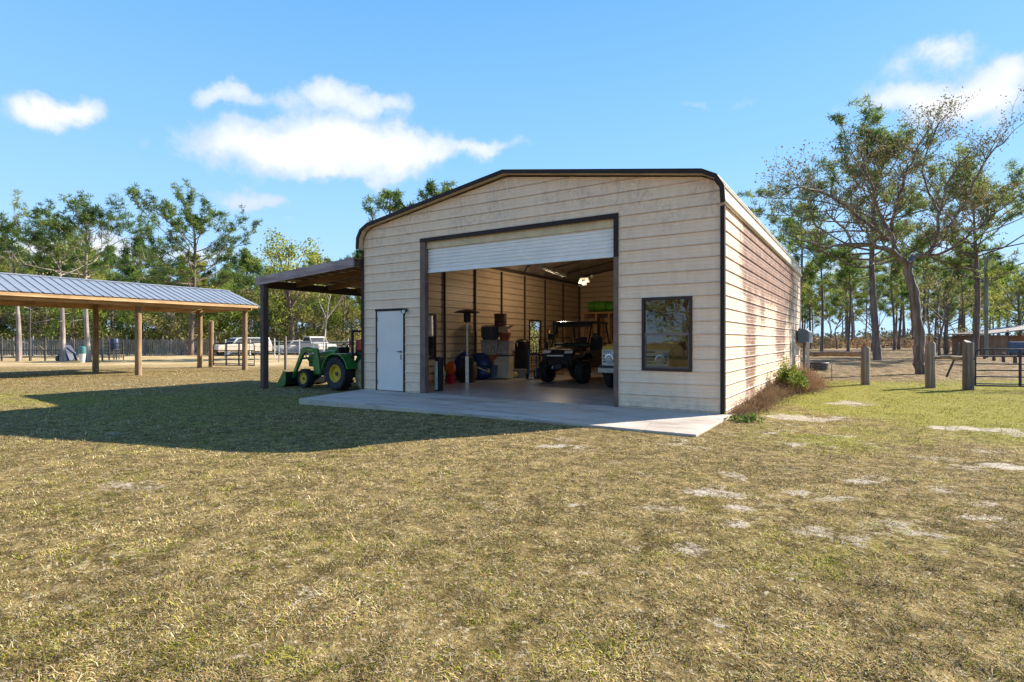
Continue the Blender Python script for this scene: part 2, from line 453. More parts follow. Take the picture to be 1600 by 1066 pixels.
garage = thing('metal_garage', 'large tan ribbed metal garage with an open roll-up door and brown edge trim', 'garage', (0, 0, 0))
OPEN = (-6.88, -2.03, 0, 3.66); DOOR = (-8.545, -7.565, 0, 2.06); WIN = (-1.47, -.535, .715, 2.085)
fh = [OPEN, DOOR, WIN]
brk = [3.66, 2.06, .715, 2.085]+[p[1] for p in OUT_R]
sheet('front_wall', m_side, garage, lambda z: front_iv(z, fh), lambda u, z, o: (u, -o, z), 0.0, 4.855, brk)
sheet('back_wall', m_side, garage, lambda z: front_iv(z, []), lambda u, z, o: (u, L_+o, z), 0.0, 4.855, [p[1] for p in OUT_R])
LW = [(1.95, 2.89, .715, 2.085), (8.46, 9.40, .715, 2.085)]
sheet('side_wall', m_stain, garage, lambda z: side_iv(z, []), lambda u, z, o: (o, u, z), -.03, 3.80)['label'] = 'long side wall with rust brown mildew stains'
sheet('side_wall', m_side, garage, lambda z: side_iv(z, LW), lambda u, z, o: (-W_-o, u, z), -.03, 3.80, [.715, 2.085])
# roof shell
RO = [(.045, 3.66), (.045, 3.70), (.03, 3.95), (-.09, 4.15), (-.33, 4.275), (-W_/2, 4.955)]
full = RO+[(-W_-x, z) for x, z in RO[-2::-1]]
def offset(pl, d):
    res = []
    for i, (x, z) in enumerate(pl):
        a = pl[max(i-1, 0)]; b = pl[min(i+1, len(pl)-1)]
        dx, dz = b[0]-a[0], b[1]-a[1]; l = math.hypot(dx, dz); nx, nz = -dz/l, dx/l   # left normal
        res.append((x+nx*d, z+nz*d))
    return res
inn = offset(full, .03)
if inn[5][1] > full[5][1]: inn = offset(full, -.03)
mb = MB(); poly = full+inn[::-1]
nf = len(full)
def strip(mb, A, B, ya, yb):
    """closed band between outlines A and B (same length), from ya to yb"""
    n = len(A); vs = [(x, ya, z) for x, z in A]+[(x, ya, z) for x, z in B]+[(x, yb, z) for x, z in A]+[(x, yb, z) for x, z in B]
    fs = []
    for i in range(n-1):
        fs += [(i, i+1, n+i+1, n+i), (2*n+i, 3*n+i, 3*n+i+1, 2*n+i+1), (i, 2*n+i, 2*n+i+1, i+1), (n+i, n+i+1, 3*n+i+1, 3*n+i)]
    fs += [(0, n, 3*n, 2*n), (n-1, 3*n-1, 4*n-1, 2*n-1)]
    mb.add(vs, fs)
# ribs on the roof panels, laid lengthwise
def densify(pl, step=.2286):
    out_ = [pl[0]]
    for a, b in zip(pl, pl[1:]):
        n = max(1, int(round(math.hypot(b[0]-a[0], b[1]-a[1])/step)))
        for k in range(1, n+1): out_.append((a[0]+(b[0]-a[0])*k/n, a[1]+(b[1]-a[1])*k/n))
    return out_
strip(mb, full, inn, -.16, L_+.16)
roof = mb.build('roof', m_roofw, garage, smooth=25)
rb = MB(); of = offset(full, -.012) if inn[5][1] < full[5][1] else offset(full, .012)
for p in densify(of)[1:-1]:
    rb.box((p[0], L_/2, p[1]-.004), (.03, L_+.3, .022))
rb.build('roof_ribs', m_roofw, roof, smooth=0)
inn2 = offset(full, .045) if inn[5][1] == offset(full, .03)[5][1] else offset(full, -.045)
tb = MB(); of2 = of; ins = [(a[0]+(b[0]-a[0])*.5, a[1]+(b[1]-a[1])*.5) for a, b in zip(full, inn)]
sgn = .03 if inn[5][1] == offset(full, .03)[5][1] else -.03
strip(tb, offset(full, -sgn*.7), offset(full, sgn*2.0), -.20, -.162)
tb.build('roof_edge_trim', m_trim, garage, smooth=25)
sb = MB(); strip(sb, offset(full, sgn*1.1), offset(full, sgn*1.9), -.158, -.025)
sb.build('soffit', m_soffit, garage, smooth=25)
tb = MB(); strip(tb, offset(full, -sgn*.7), offset(full, sgn*2.0), L_+.162, L_+.20)
tb.build('roof_edge_trim', m_trim, garage, smooth=25)
# corner trims
for x in (0.028, -W_-.028):
    s_ = 1 if x > 0 else -1
    c = MB(); c.b2((x-.075 if s_ > 0 else x, -.044, -.02), (x if s_ > 0 else x+.075, -.022, 3.64)); c.b2((x-.006 if s_ > 0 else x, -.024, -.02), (x if s_ > 0 else x+.006, .05, 3.64))
    c.build('corner_trim', m_trim, garage, smooth=0)
c = MB(); c.b2((-.048, L_+.03, -.02), (.03, L_+.036, 3.64)); c.build('corner_trim', m_roofw, garage, smooth=0)
# base flashing dark line under the right wall
fl = MB(); fl.b2((.004, .02, -.05), (.035, L_, -.012)); fl.build('base_rail', m_trim2, garage, smooth=0)
# opening frame
c = MB(); c.b2((-7.035, -.03, 0), (-6.975, .12, 3.66)); c.b2((-6.975, -.028, 0), (-6.875, .10, 3.66)); c.build('door_jamb', m_trim2, garage, smooth=0)
c = MB(); c.b2((-2.035, -.030, 0), (-1.945, .12, 2.9)); c.build('door_jamb', m_trim2, garage, smooth=0)
c = MB(); c.b2((-2.035, -.034, 2.9), (-1.940, .12, 3.66)); c.build('door_jamb', m_trim, garage, smooth=0)
c = MB(); c.b2((-7.035, -.040, 3.662), (-1.94, .04, 3.75)); c.build('door_header', m_trim, garage, smooth=0)
c = MB(); c.b2((-6.873, .045, 3.50), (-2.037, .085, 3.66)); c.build('header_board', m_soffit, garage, smooth=0)
# roll-up door curtain: real corrugation
m_white = M('door_white', (.80, .74, .69), .4, 0, .05, dirt=(.5, .47, .46), dirt_a=.25)
c = MB(); prof = []
z = 2.95; k = 0
while z < 3.56:
    for dz, o in ((0, 0), (.008, .016), (.055, .016), (.063, 0)):
        if z+dz < 3.6: prof.append((z+dz, o))
    z += .078
prof.append((3.6, 0))
for (za, oa), (zb, ob) in zip(prof, prof[1:]):
    c.add([(-6.87, .10-oa, za), (-2.04, .10-oa, za), (-2.04, .10-ob, zb), (-6.87, .10-ob, zb)], [(0, 1, 2, 3)])
cur = c.build('roll_up_curtain', m_white, garage, smooth=20)
c = MB(); c.b2((-6.87, .06, 2.915), (-2.04, .12, 2.955)); c.build('bottom_bar', m_white, cur, smooth=0, bevel=.006)
c = MB(); c.lathe([(.17, -6.85), (.17, -2.06)], (0, .36, 3.55), 24, 'X'); c.build('curtain_roll', m_white, garage)
# walk door
dm = M('walk_door_paint', (.72, .65, .60), .35, 0, .04, vs=2)
d = MB(); d.b2((-8.52, -.012, .015), (-7.60, .03, 2.025)); door = d.build('walk_door', dm, garage, smooth=0, bevel=.003)
fr = MB()
fr.b2((-8.56, -.026, 0), (-8.523, .06, 2.06)); fr.b2((-7.597, -.026, 0), (-7.555, .06, 2.06)); fr.b2((-8.58, -.03, 2.028), (-7.54, .06, 2.085))
fr.build('door_frame', m_trim, door, smooth=0)
for zz in (.22, 1.03, 1.82):
    h = MB(); h.b2((-8.535, -.036, zz-.05), (-8.50, -.0125, zz+.05)); h.build('hinge', M('hinge_black', (.02, .02, .02), .5), door, smooth=0, bevel=.003)
h = MB(); h.lathe([(.03, -.045), (.03, -.013)], (-7.68, 0, 1.0), 14, 'Y'); h.tube([(-7.68, -.055, 1.0), (-7.72, -.06, 1.005), (-7.79, -.058, 1.0)], .011, 8); h.b2((-7.70, -.018, .80), (-7.66, -.0125, .93))
h.build('handle', M('handle_metal', (.22, .2, .18), .3, 1), door)
# flood light by the door
fl = MB(); fl.lathe([(.05, -.05), (.05, -.02)], (-7.50, 0, 2.03), 14, 'Y'); fl.tube([(-7.5, -.04, 2.03), (-7.47, -.10, 2.0)], .014, 8)
fl.tube([(-7.47, -.09, 2.03), (-7.42, -.20, 1.98)], [.035, .062], 14)
lf = fl.build('wall_light', M('lamp_bronze', (.03, .02, .018), .4), garage)
fl = MB(); fl.ball((-7.418, -.203, 1.978), (.05, .03, .05)); fl.build('bulb', M('lamp_glass', (.7, .68, .66), .2), lf)
# windows
def glass_mat(nm='window_glass', tint=(.80, .83, .82, 1), ior=1.55):
    m, nt, b, out = new_mat(nm); t = NT(nt)
    g = t.n('ShaderNodeBsdfGlossy'); g.inputs['Roughness'].default_value = .015; g.inputs['Color'].default_value = (.95, .97, 1, 1)
    tr = t.n('ShaderNodeBsdfTransparent'); tr.inputs[0].default_value = tint
    fz = t.n('ShaderNodeFresnel'); fz.inputs[0].default_value = ior
    t.l(t.bump(t.noise(t.coord(), 2.0, 2), .12, .02), g.inputs['Normal'])
    mx = t.n('ShaderNodeMixShader'); t.l(t.math('MULTIPLY', fz.outputs[0], 1.6, clamp=True), mx.inputs[0])
    t.l(tr.outputs[0], mx.inputs[1]); t.l(g.outputs[0], mx.inputs[2]); t.l(mx.outputs[0], out.inputs[0]); return m
m_glass = glass_mat()
m_glass_dark = glass_mat('tinted_window_glass', (.34, .36, .35, 1), 1.6)
def window(T, w_=.935, z0=.715, z1=2.085, m_glass=m_glass):
    """T maps (u along wall, outwards, z)"""
    def bx(mb, a, b):
        p, q = T(*a), T(*b); mb.b2(p, q)
    f = MB(); e = .05
    bx(f, (0, -.05, z0), (e, .034, z1)); bx(f, (w_-e, -.05, z0), (w_, .034, z1))
    bx(f, (e, -.05, z0), (w_-e, .034, z0+e)); bx(f, (e, -.05, z1-e), (w_-e, .034, z1))
    wf = f.build('window', m_trim2 if False else M('window_frame', (.045, .028, .025), .5, spec=.25), garage, smooth=0)
    zm = (z0+z1)/2
    r = MB(); bx(r, (e, -.02, zm-.022), (w_-e, .018, zm+.022)); r.build('meeting_rail', M('rail_brown', (.16, .115, .105), .4), wf, smooth=0)
    s = MB()
    for (a, b, c0, c1) in ((e, e+.03, z0+e, zm-.022), (w_-e-.03, w_-e, z0+e, zm-.022), (e+.03, w_-e-.03, z0+e, z0+e+.03)):
        bx(s, (a, -.01, c0), (b, .012, c1))
    s.build('sash', M('sash_brown', (.10, .075, .07), .4), wf, smooth=0)
    def quad(a, b, c0, c1, o):
        return MB().add([T(a, o, c0), T(b, o, c0), T(b, o, c1), T(a, o, c1)], [(0, 1, 2, 3)])
    quad(e, w_-e, zm+.022, z1-e, -.006).build('pane', m_glass, wf, smooth=0)
    quad(e+.03, w_-e-.03, z0+e+.03, zm-.022, -.003).build('pane', m_glass, wf, smooth=0)
window(lambda u, o, z: (-1.47+u, -o, z), m_glass=m_glass_dark)
for (a, b_, _, _) in LW:
    window(lambda u, o, z, a=a: (-W_-o, a+u, z))
# interior frame: legs, rails, roof bows
m_tube = M('frame_tube', (.16, .13, .11), .4, .3); m_tubed = M('frame_tube_dark', (.06, .045, .04), .5)
ys = [.10+1.6*k for k in range(9)]
for y in ys:
    a = MB(); a.b2((-W_+.02, y-.03, 0), (-W_+.085, y+.03, 3.75)); a.build('frame_leg', m_tubed, garage, smooth=0)
    if y > .5:
        a = MB(); a.b2((-W_+.0835, y+.002, 0), (-W_+.0865, y+.028, 3.74)); a.build('leg_web', m_soffit, garage, smooth=0)
    a = MB(); a.b2((-.085, y-.03, 0), (-.02, y+.03, 3.75)); a.build('frame_leg', m_tubed, garage, smooth=0)
    a = MB(); bw = offset(full, sgn*2.6)[2:-2]; a.tube([(x, y, z) for x, z in bw], .035, 6); a.build('roof_bow', m_tubed, garage, smooth=0)
for x in (-W_+.12, -.12):
    a = MB(); a.b2((x-.03, .1, 3.78), (x+.03, L_-.1, 3.87)); a.build('eave_rail', m_tubed, garage, smooth=0)
# dark roof liner on the inside of the roof
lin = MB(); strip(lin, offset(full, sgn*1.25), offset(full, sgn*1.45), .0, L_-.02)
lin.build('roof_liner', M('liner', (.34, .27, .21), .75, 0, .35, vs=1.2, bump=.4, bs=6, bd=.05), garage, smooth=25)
for (xa, xb) in ((-W_+.12, -W_+1.0),):
    pass

# ------------------------------------------------ slab and pad
pad = MB(); pad.prism([(-W_-.02, -.03), (-8.45, -2.40), (-5.5, -2.40), (-5.5, -.03)], -.16, -.004, 'Z'); pad.b2((-5.496, -2.40, -.16), (-2.75, -.03, -.004)); pad.b2((-2.746, -2.40, -.16), (.14, -.03, -.004))
po = pad.build('concrete_pad', m_pad, None, smooth=0, bevel=.006, kind='structure')
fl = MB(); fl.b2((-W_, -.028, -.16), (-.01, L_, 0)); fl.build('garage_floor', m_floor, None, smooth=0, kind='structure')
# ------------------------------------------------ lawn
rngN = np.random.default_rng(7)
_T = rngN.random((256, 256))
def vnoise(x, y):
    xi = np.floor(x).astype(int); yi = np.floor(y).astype(int); fx = x-xi; fy = y-yi
    fx = fx*fx*(3-2*fx); fy = fy*fy*(3-2*fy)
    a = _T[xi & 255, yi & 255]; b = _T[(xi+1) & 255, yi & 255]; c = _T[xi & 255, (yi+1) & 255]; d = _T[(xi+1) & 255, (yi+1) & 255]
    return (a*(1-fx)+b*fx)*(1-fy)+(c*(1-fx)+d*fx)*fy
def fbm(x, y, o=4, g=.5):
    s = 0; a = 1; n = 0
    for k in range(o): s = s+a*vnoise(x*2**k+17.3*k, y*2**k+9.1*k); n += a; a *= g
    return s/n
def to_cam(x, y):
    dx, dy = x-CX, y-CY; return CA*dx+SA*dy, -SA*dx+CA*dy
SANDY = [(1230,655,60,8,1.0),(1250,700,50,7,.9),(1335,633,40,4,1.0),(1520,672,60,4,1.0),(1590,682,40,5,.9),(1580,735,26,6,1),(1150,745,40,9,.7),(1095,772,18,6,.9),(1175,770,30,8,.6),
  (1260,835,35,12,.8),(1320,845,30,9,.7),(1400,835,40,9,.6),(1330,860,35,8,.6),(1440,895,22,12,.9),(920,705,50,10,.6),(880,690,40,6,.6),(215,762,80,11,.7),(215,798,60,12,.5),(60,868,50,7,.6),(475,940,16,7,1.0),(170,672,28,5,.8),(40,866,50,9,.6),
  (1285,730,60,8,.5),(1425,815,40,8,.5),(1590,828,40,10,.5),(180,1040,90,14,.6),(1490,1000,40,12,.4),(345,812,30,8,.5),(520,600,120,12,.45),(480,607,70,7,.6),(330,610,50,7,.35),(250,640,120,7,.3),(1450,640,90,4,.4),(560,830,60,12,.35),(1000,690,60,8,.4),(1050,705,50,9,.45),(1124,762,30,3,0.73),(1294,695,21,4,0.86),(929,714,11,5,0.81),(993,855,31,4,0.78),(976,675,21,2,0.59),(1039,676,20,3,0.88),(1146,778,20,4,0.71),(1065,859,31,5,0.82),(1093,702,16,2,0.84),(1108,823,18,5,0.88),(860,699,30,3,0.94),(1154,681,23,5,0.62),(1007,719,31,5,0.55),(1042,684,11,5,0.58),(1273,740,14,4,0.56),(1185,686,19,2,0.62),(1578,814,16,5,0.59),(1151,825,24,2,0.95),(1048,706,26,3,0.63),(914,683,22,2,0.77),(1135,741,31,3,0.76),(1257,695,13,5,0.87),(1044,696,26,5,0.59),(1563,832,23,3,0.55),(992,851,15,4,0.62),(1469,769,16,2,0.82),(910,702,22,5,0.78),(1069,840,14,2,0.62),(1189,679,13,3,0.76),(957,724,29,5,0.8),(1201,767,13,2,0.51),(1533,791,31,2,0.79),(1216,797,17,5,0.53),(1154,799,29,4,0.82),(1447,839,17,4,0.91),(1504,734,27,5,0.76),(1179,728,22,4,0.54),(1333,858,29,4,0.67),(1403,766,19,5,0.54),(1220,676,23,3,0.6),(1376,749,23,5,0.62),(868,713,24,2,0.58),(1269,782,19,5,0.65),(1352,697,19,5,0.91),(1511,728,22,3,0.56),(1138,821,28,4,0.93),(1064,693,19,3,0.6),(1166,775,20,3,0.88),(1294,740,11,2,0.89),(890,793,22,3,0.86),(874,688,20,2,0.87),(1055,689,11,4,0.7),(1326,781,27,5,0.81),(1007,745,13,2,0.71),(1208,694,15,3,0.81),(1245,773,26,3,0.86),(1530,682,30,4,0.56),(1125,775,30,3,0.76),(1510,812,30,3,0.79),(1011,796,28,4,0.82),(1048,836,31,5,0.74),(1445,717,30,5,0.66),(921,738,22,5,0.72),(989,815,11,5,0.58),(1107,810,13,2,0.73),(1395,822,25,5,0.72),(1283,682,14,4,0.63),(1399,778,21,5,0.75),(1090,727,28,5,0.59),(1252,852,21,4,0.59),(1256,750,23,2,0.94),(1241,731,27,4,0.72),(1201,680,21,3,0.93),(1543,708,20,2,0.7),(1463,836,20,3,0.59),(1177,842,12,5,0.51),(1003,701,25,3,0.66),(1318,684,26,2,0.73),(1060,697,21,3,0.67),(1165,755,13,2,0.78),(1332,755,28,4,0.89),(1054,800,27,5,0.64),(1093,841,14,5,0.9),(959,703,25,3,0.54),(1246,735,27,2,0.68),(1096,735,10,4,0.72),(1549,766,15,5,0.58),(1097,790,8,2,0.41),(882,894,15,2,0.46),(326,998,21,5,0.43),(99,1034,14,5,0.51),(747,894,14,4,0.4),(1121,1000,10,3,0.66),(648,792,10,4,0.41),(1429,986,17,5,0.62),(647,921,15,5,0.68),(413,1021,18,5,0.69),(649,1016,20,4,0.67),(1224,859,18,2,0.52),(750,733,12,4,0.62),(371,1032,17,3,0.63),(911,900,13,5,0.62),(1122,973,21,2,0.62),(1182,812,13,2,0.47),(601,761,11,5,0.59),(812,1039,15,5,0.62),(1295,754,16,5,0.42),(1488,781,14,2,0.57),(977,748,21,3,0.58),(956,846,12,4,0.6),(453,959,12,2,0.49),(68,780,18,3,0.71),(1197,746,21,5,0.43),(1448,867,14,5,0.49),(837,1029,18,3,0.74),(1306,923,9,4,0.56),(325,746,15,2,0.56),(1068,875,11,4,0.55),(1244,899,21,5,0.66),(381,766,20,5,0.62),(574,816,17,4,0.61),(1012,971,10,2,0.74),(1465,1011,8,2,0.49),(680,929,9,4,0.43),(138,946,15,4,0.53),(765,797,12,4,0.69),(118,768,19,4,0.67),(341,865,11,5,0.53),(1045,1046,12,4,0.66),(1473,866,13,2,0.71)]
def lawn(x, y):
    """returns sand 0..1, green 0..1"""
    X, Z = to_cam(x, y)
    n1 = fbm(x*.55, y*.55, 5, .6); n2 = fbm(x*2.3+5, y*2.3, 4, .6)
    sand = sstep(.60, .80, n1*.55+n2*.5+.02*0)*.55
    for (px, py, a, b, s) in SANDY:
        Zc = 1.35*F/(py-HZ); Xc = (px-800)/F*Zc
        ra = a/F*Zc; rb = max(b*Zc*Zc/(1.35*F), .10)
        d = np.sqrt(((X-Xc)/ra)**2+((Z-Zc)/rb)**2)+(n2-.5)*3.4+(n1-.5)*2.2
        sand = np.maximum(sand, .85*s*sstep(1.5, .1, d))
    # far paddocks: bare sandy ground
    gr = .18+.30*sstep(.45, .7, fbm(x*.22+40, y*.22, 4))
    right = sstep(.12, .6, X/np.maximum(Z, .1)+(n1-.5)*.5)*sstep(4.5, 11.5, Z+(n1-.5)*7)
    gr = gr+.62*right*sstep(.30, .5, fbm(x*.5+9, y*.5+3, 4))*(1-sstep(15.5, 18.5, Z)*.85)
    band = np.exp(-((x-1.5)/2.2)**2)*sstep(1, 4, y)*sstep(9, 6, y); gr = gr+.35*band
    near = sstep(8, 3, Z)*sstep(-.2, .6, X/np.maximum(Z, .1)); gr = gr+.22*near*sstep(.45, .65, fbm(x*1.1+70, y*1.1, 4))
    shady = sstep(-.2, -.7, X/np.maximum(Z, .1))*sstep(20, 7, Z); gr = gr+.05*shady-.3*sstep(13, 17, Z)*sstep(-.2, -.5, X/np.maximum(Z, .1))
    shw = sstep(-1.5, -4, x)*sstep(-8, -3, y)*sstep(3, -1, y)*sstep(-20, -14, x); gr = gr+.3*shw
    gr = gr-.35*np.exp(-((y+3.6)/1.1)**2)*sstep(-9, -5, x)*sstep(3, 0, x)
    return np.clip(sand, 0, 1), np.clip(gr, 0, 1)

def axis_pts(lo, hi, step, far):
    a = list(np.arange(lo, hi+1e-6, step)); g = step
    p = a[-1]; ext = []
    while p < far: g *= 1.25; p += g; ext.append(p)
    p = a[0]; g = step; ext2 = []
    while p > -far: g *= 1.25; p -= g; ext2.append(p)
    return np.array(ext2[::-1]+a+ext)
gxs = axis_pts(-22, 22, .11, 900); gys = axis_pts(-12, 16, .11, 900)
GX, GY = np.meshgrid(gxs, gys, indexing='ij')
sand, green = lawn(GX, GY)
bmp = (fbm(GX*.8, GY*.8, 4)-.5)*.03+(fbm(GX*4.0, GY*4.0, 3)-.5)*.018
under = sstep(.25, 0, np.maximum(np.maximum(GX-.3, -W_-.2-GX), np.maximum(GY-L_-.2, -2.55-GY)))
nearf = sstep(60, 30, np.hypot(GX-CX, GY-CY))
GZ = gz(GX, GY)+bmp*(1-under)*nearf
nxx, nyy = GX.shape
idx = np.arange(nxx*nyy).reshape(nxx, nyy)
faces = np.stack([idx[:-1, :-1], idx[1:, :-1], idx[1:, 1:], idx[:-1, 1:]], -1).reshape(-1, 4)
m, nt, b, out = new_mat('lawn_soil'); t = NT(nt)
pos = t.n('ShaderNodeNewGeometry').outputs['Position']
asd = t.n('ShaderNodeAttribute'); asd.attribute_name = 'sand'; agr = t.n('ShaderNodeAttribute'); agr.attribute_name = 'green'
n1 = t.noise(pos, 1.7, 6, .7); n2 = t.noise(pos, 22, 5, .75); n3 = t.noise(t.scalev(pos, (1, 1, 1)), 7, 5, .7)
straw = t.mix(t.mapr(n3, .35, .68), (.10, .07, .026), (.34, .24, .10))
straw = t.mix(t.mapr(n2, .54, .68, 0, .85), straw, (.60, .50, .33))
straw = t.mix(t.mapr(n2, .46, .3, 0, .8), straw, (.05, .038, .018))
grn = t.mix(t.mapr(n2, .35, .65), (.17, .16, .03), (.36, .33, .075))
gmask = t.mapr(t.math('ADD', agr.outputs['Fac'], t.math('MULTIPLY', t.math('SUBTRACT', n3, .5), 1.1)), .25, .75)
c = t.mix(t.math('MULTIPLY', gmask, .8), straw, grn)
sm = t.mapr(t.math('ADD', asd.outputs['Fac'], t.math('ADD', t.math('MULTIPLY', t.math('SUBTRACT', n3, .5), 1.5), t.math('MULTIPLY', t.math('SUBTRACT', n2, .5), 1.6))), .42, .85)
c = t.mix(sm, c, t.mix(t.mapr(n1, .3, .7), (.36, .30, .22), (.54, .46, .36)))
# sandy tracks and leaf litter far out, golden sunlight put into the left paddock's colour
vd = t.vmath('SUBTRACT', pos, (CX, CY, 0)); sx_ = t.vmath('DOT_PRODUCT', vd, (CA, SA, 0)); sz_ = t.vmath('DOT_PRODUCT', vd, (-SA, CA, 0))
lf_ = t.noise(t.scalev(pos, (1, 1, 1)), .35, 5, .65)
leafz = t.math('MULTIPLY', t.mapr(sz_, 17.5, 19.5), t.mapr(t.math('DIVIDE', sx_, sz_), .3, .5))
lit = t.mix(t.mapr(t.noise(t.scalev(pos, (1, 1, 1)), 2.6, 8, .85), .44, .57), (.065, .038, .02), (.38, .27, .155))
c = t.mix(t.math('MULTIPLY', leafz, .92), c, lit)
leftz = t.math('MULTIPLY', t.mapr(sz_, 27, 34), t.mapr(t.math('DIVIDE', sx_, sz_), -.0, -.2))
c = t.mix(t.math('MULTIPLY', leftz, .8), c, t.mix(t.mapr(lf_, .4, .65), (.42, .29, .13), (.64, .49, .30)))
far_ = t.mapr(sz_, 70, 90)
c = t.mix(t.math('MULTIPLY', far_, t.mapr(lf_, .3, .6, .4, .95)), c, (.40, .29, .17))
t.l(c, b.inputs['Base Color']); b.inputs['Roughness'].default_value = .95; b.inputs['Specular IOR Level'].default_value = .03
hgt = t.math('ADD', t.math('MULTIPLY', n2, .7), t.math('MULTIPLY', n3, .6))
t.l(t.bump(hgt, 1.0, .045), b.inputs['Normal'])
gv = np.stack([GX, GY, GZ], -1).reshape(-1, 3)
go = np_mesh('ground', gv, faces, m, None, True, {'sand': sand.ravel(), 'green': green.ravel()})
tag(go, kind='structure')

def ground_z(x, y):
    u = sstep(.25, 0, np.maximum(np.maximum(x-.3, -W_-.2-x), np.maximum(y-L_-.2, -2.55-y)))
    return gz(x, y)+((fbm(x*.8, y*.8, 4)-.5)*.03+(fbm(x*4.0, y*4.0, 3)-.5)*.018)*(1-u)*sstep(60, 30, np.hypot(x-CX, y-CY))
# ------------------------------------------------ grass blades
def blades(N, z0, z1, L0, W0, seed, xlim=1.06):
    r = np.random.default_rng(seed)
    # density ~ 1/Z^2 in area: Z log-uniform
    Z = z0*np.exp(r.random(N)*math.log(z1/z0)); X = (r.random(N)*2-1)*xlim*Z
    x = CX+CA*X-SA*Z; y = CY+SA*X+CA*Z
    s, g = lawn(x, y)
    cl = fbm(x*9, y*9, 3)
    keep = (r.random(N) > s*.92-.05) & (r.random(N) < .12+1.6*sstep(.36, .64, cl*.6+.4*fbm(x*2.6+30, y*2.6, 3)))
    inpad = (x > -W_-.06) & (x < .15) & (y > -2.41) & (y < L_+.1)
    lit_ = (Z > 18.2) & (X/Z > .38)
    keep &= ~inpad & (~lit_ | (r.random(N) < .25))
    x, y, Z, s, g = x[keep], y[keep], Z[keep], s[keep], g[keep]; n = len(x)
    z = ground_z(x, y)
    az = r.random(n)*2*np.pi; tilt = r.beta(4.0, 1.0, n)*1.52
    sc = np.clip((Z/5)**.40, .8, 2.2)
    Ln = L0*(.45+r.random(n)*1.1)*sc*np.where(r.random(n) < .04, 1.7, 1); Wd = W0*(.6+.8*r.random(n))*sc
    d = np.stack([np.cos(az)*np.sin(tilt), np.sin(az)*np.sin(tilt), np.cos(tilt)], -1)
    sdn = np.stack([-np.sin(az), np.cos(az), np.zeros(n)], -1)
    p = np.stack([x, y, z-.004], -1)
    mid = p+d*(Ln*.55)[:, None]
    dr = d.copy(); dr[:, 2] -= .55; dr /= np.linalg.norm(dr, axis=1)[:, None]
    tip = mid+dr*(Ln*.5)[:, None]; tip[:, 2] = np.maximum(tip[:, 2], z+.006)
    w2 = (Wd/2)[:, None]
    V = np.stack([p-sdn*w2, p+sdn*w2, mid+sdn*w2*.8, mid-sdn*w2*.8, tip, tip], 1)[:, :5]
    base = np.arange(n)[:, None]*5
    q = np.concatenate([base+np.array([[0, 1, 2]]), base+np.array([[0, 2, 3]]), base+np.array([[3, 2, 4]])], 0)
    isg = (r.random(n) < .16+.82*sstep(.1, .85, g+(fbm(x*3+3, y*3, 3)-.5)*.9))
    cs = np.array([[.54, .385, .155], [.68, .51, .25], [.37, .22, .085], [.14, .085, .035], [.60, .46, .21], [.82, .67, .41]])
    cg = np.array([[.25, .27, .02], [.38, .38, .03], [.10, .13, .018], [.48, .44, .06]])
    pt = .55+.85*sstep(.22, .74, fbm(x*1.3+11, y*1.3, 4)*.3+.7*fbm(x*7, y*7+50, 3))
    col = .80*pt[:, None]*np.where(isg[:, None], cg[r.integers(0, 4, n)], cs[r.integers(0, 6, n)])*(.8+.4*r.random(n))[:, None]
    return V.reshape(-1, 3), q, np.repeat(col, 5, 0)
m, nt, b, out = new_mat('grass_blade'); t = NT(nt)
a = t.n('ShaderNodeAttribute'); a.attribute_name = 'col'
t.l(a.outputs['Color'], b.inputs['Base Color']); b.inputs['Roughness'].default_value = .85; b.inputs['Specular IOR Level'].default_value = .04
tr = t.n('ShaderNodeBsdfTranslucent'); t.l(a.outputs['Color'], tr.inputs[0]); mx = t.n('ShaderNodeMixShader'); mx.inputs[0].default_value = .25
t.l(b.outputs[0], mx.inputs[1]); t.l(tr.outputs[0], mx.inputs[2]); t.l(mx.outputs[0], out.inputs[0])
V, Q, C_ = blades(1050000, 1.9, 27, .031, .0050, 3)
V2, Q2, C2 = blades(7000, 1.9, 14, .10, .0035, 4)
V = np.r_[V, V2]; Q = np.r_[Q, Q2+len(C_)]; C_ = np.r_[C_, C2*1.1]
g1 = np_mesh('grass', V, Q, m, None, False, {'col': C_}); tag(g1, 'dry straw and green mown grass covering the yard', 'grass', kind='stuff')
# ------------------------------------------------ trees
def leaf_tris(centers, n_per, L, Wd, rng, spread, up=.25, quad=False):
    """needle / leaf faces scattered round each centre"""
    c = np.repeat(np.asarray(centers), n_per, 0); N = len(c)
    d = rng.normal(size=(N, 3)); d[:, 2] += up; d /= np.linalg.norm(d, axis=1)[:, None]
    s = rng.normal(size=(N, 3)); s = np.cross(d, s); s /= np.linalg.norm(s, axis=1)[:, None]+1e-9
    o = c+rng.normal(size=(N, 3))*spread
    ln = (L*(.6+.8*rng.random(N)))[:, None]; w = (Wd*(.6+.8*rng.random(N)))[:, None]/2
    if quad:
        V = np.stack([o, o+d*ln*.5+s*w, o+d*ln, o+d*ln*.5-s*w], 1).reshape(-1, 3)
        F_ = np.arange(N*4).reshape(N, 4)
    else:
        V = np.stack([o-s*w*.5, o+s*w*.5, o+d*ln+s*w*.6, o+d*ln-s*w*.6], 1).reshape(-1, 3)
        F_ = np.arange(N*4).reshape(N, 4)
    return V, F_
def curve_pts(p, d, L, n, rng, wig, lift=0):
    pts = [Vector(p)]; d = Vector(d).normalized()
    for i in range(n):
        d = (d+Vector((rng.normal()*wig, rng.normal()*wig, rng.normal()*wig*.6+lift))).normalized()
        pts.append(pts[-1]+d*(L/n))
    return pts
m_bark_pine = wood_mat('pine_bark', (.085, .055, .045), (.22, .155, .12), 2, .35)
m_bark_pale = wood_mat('pale_bark', (.16, .125, .105), (.42, .35, .30), 2, .35)
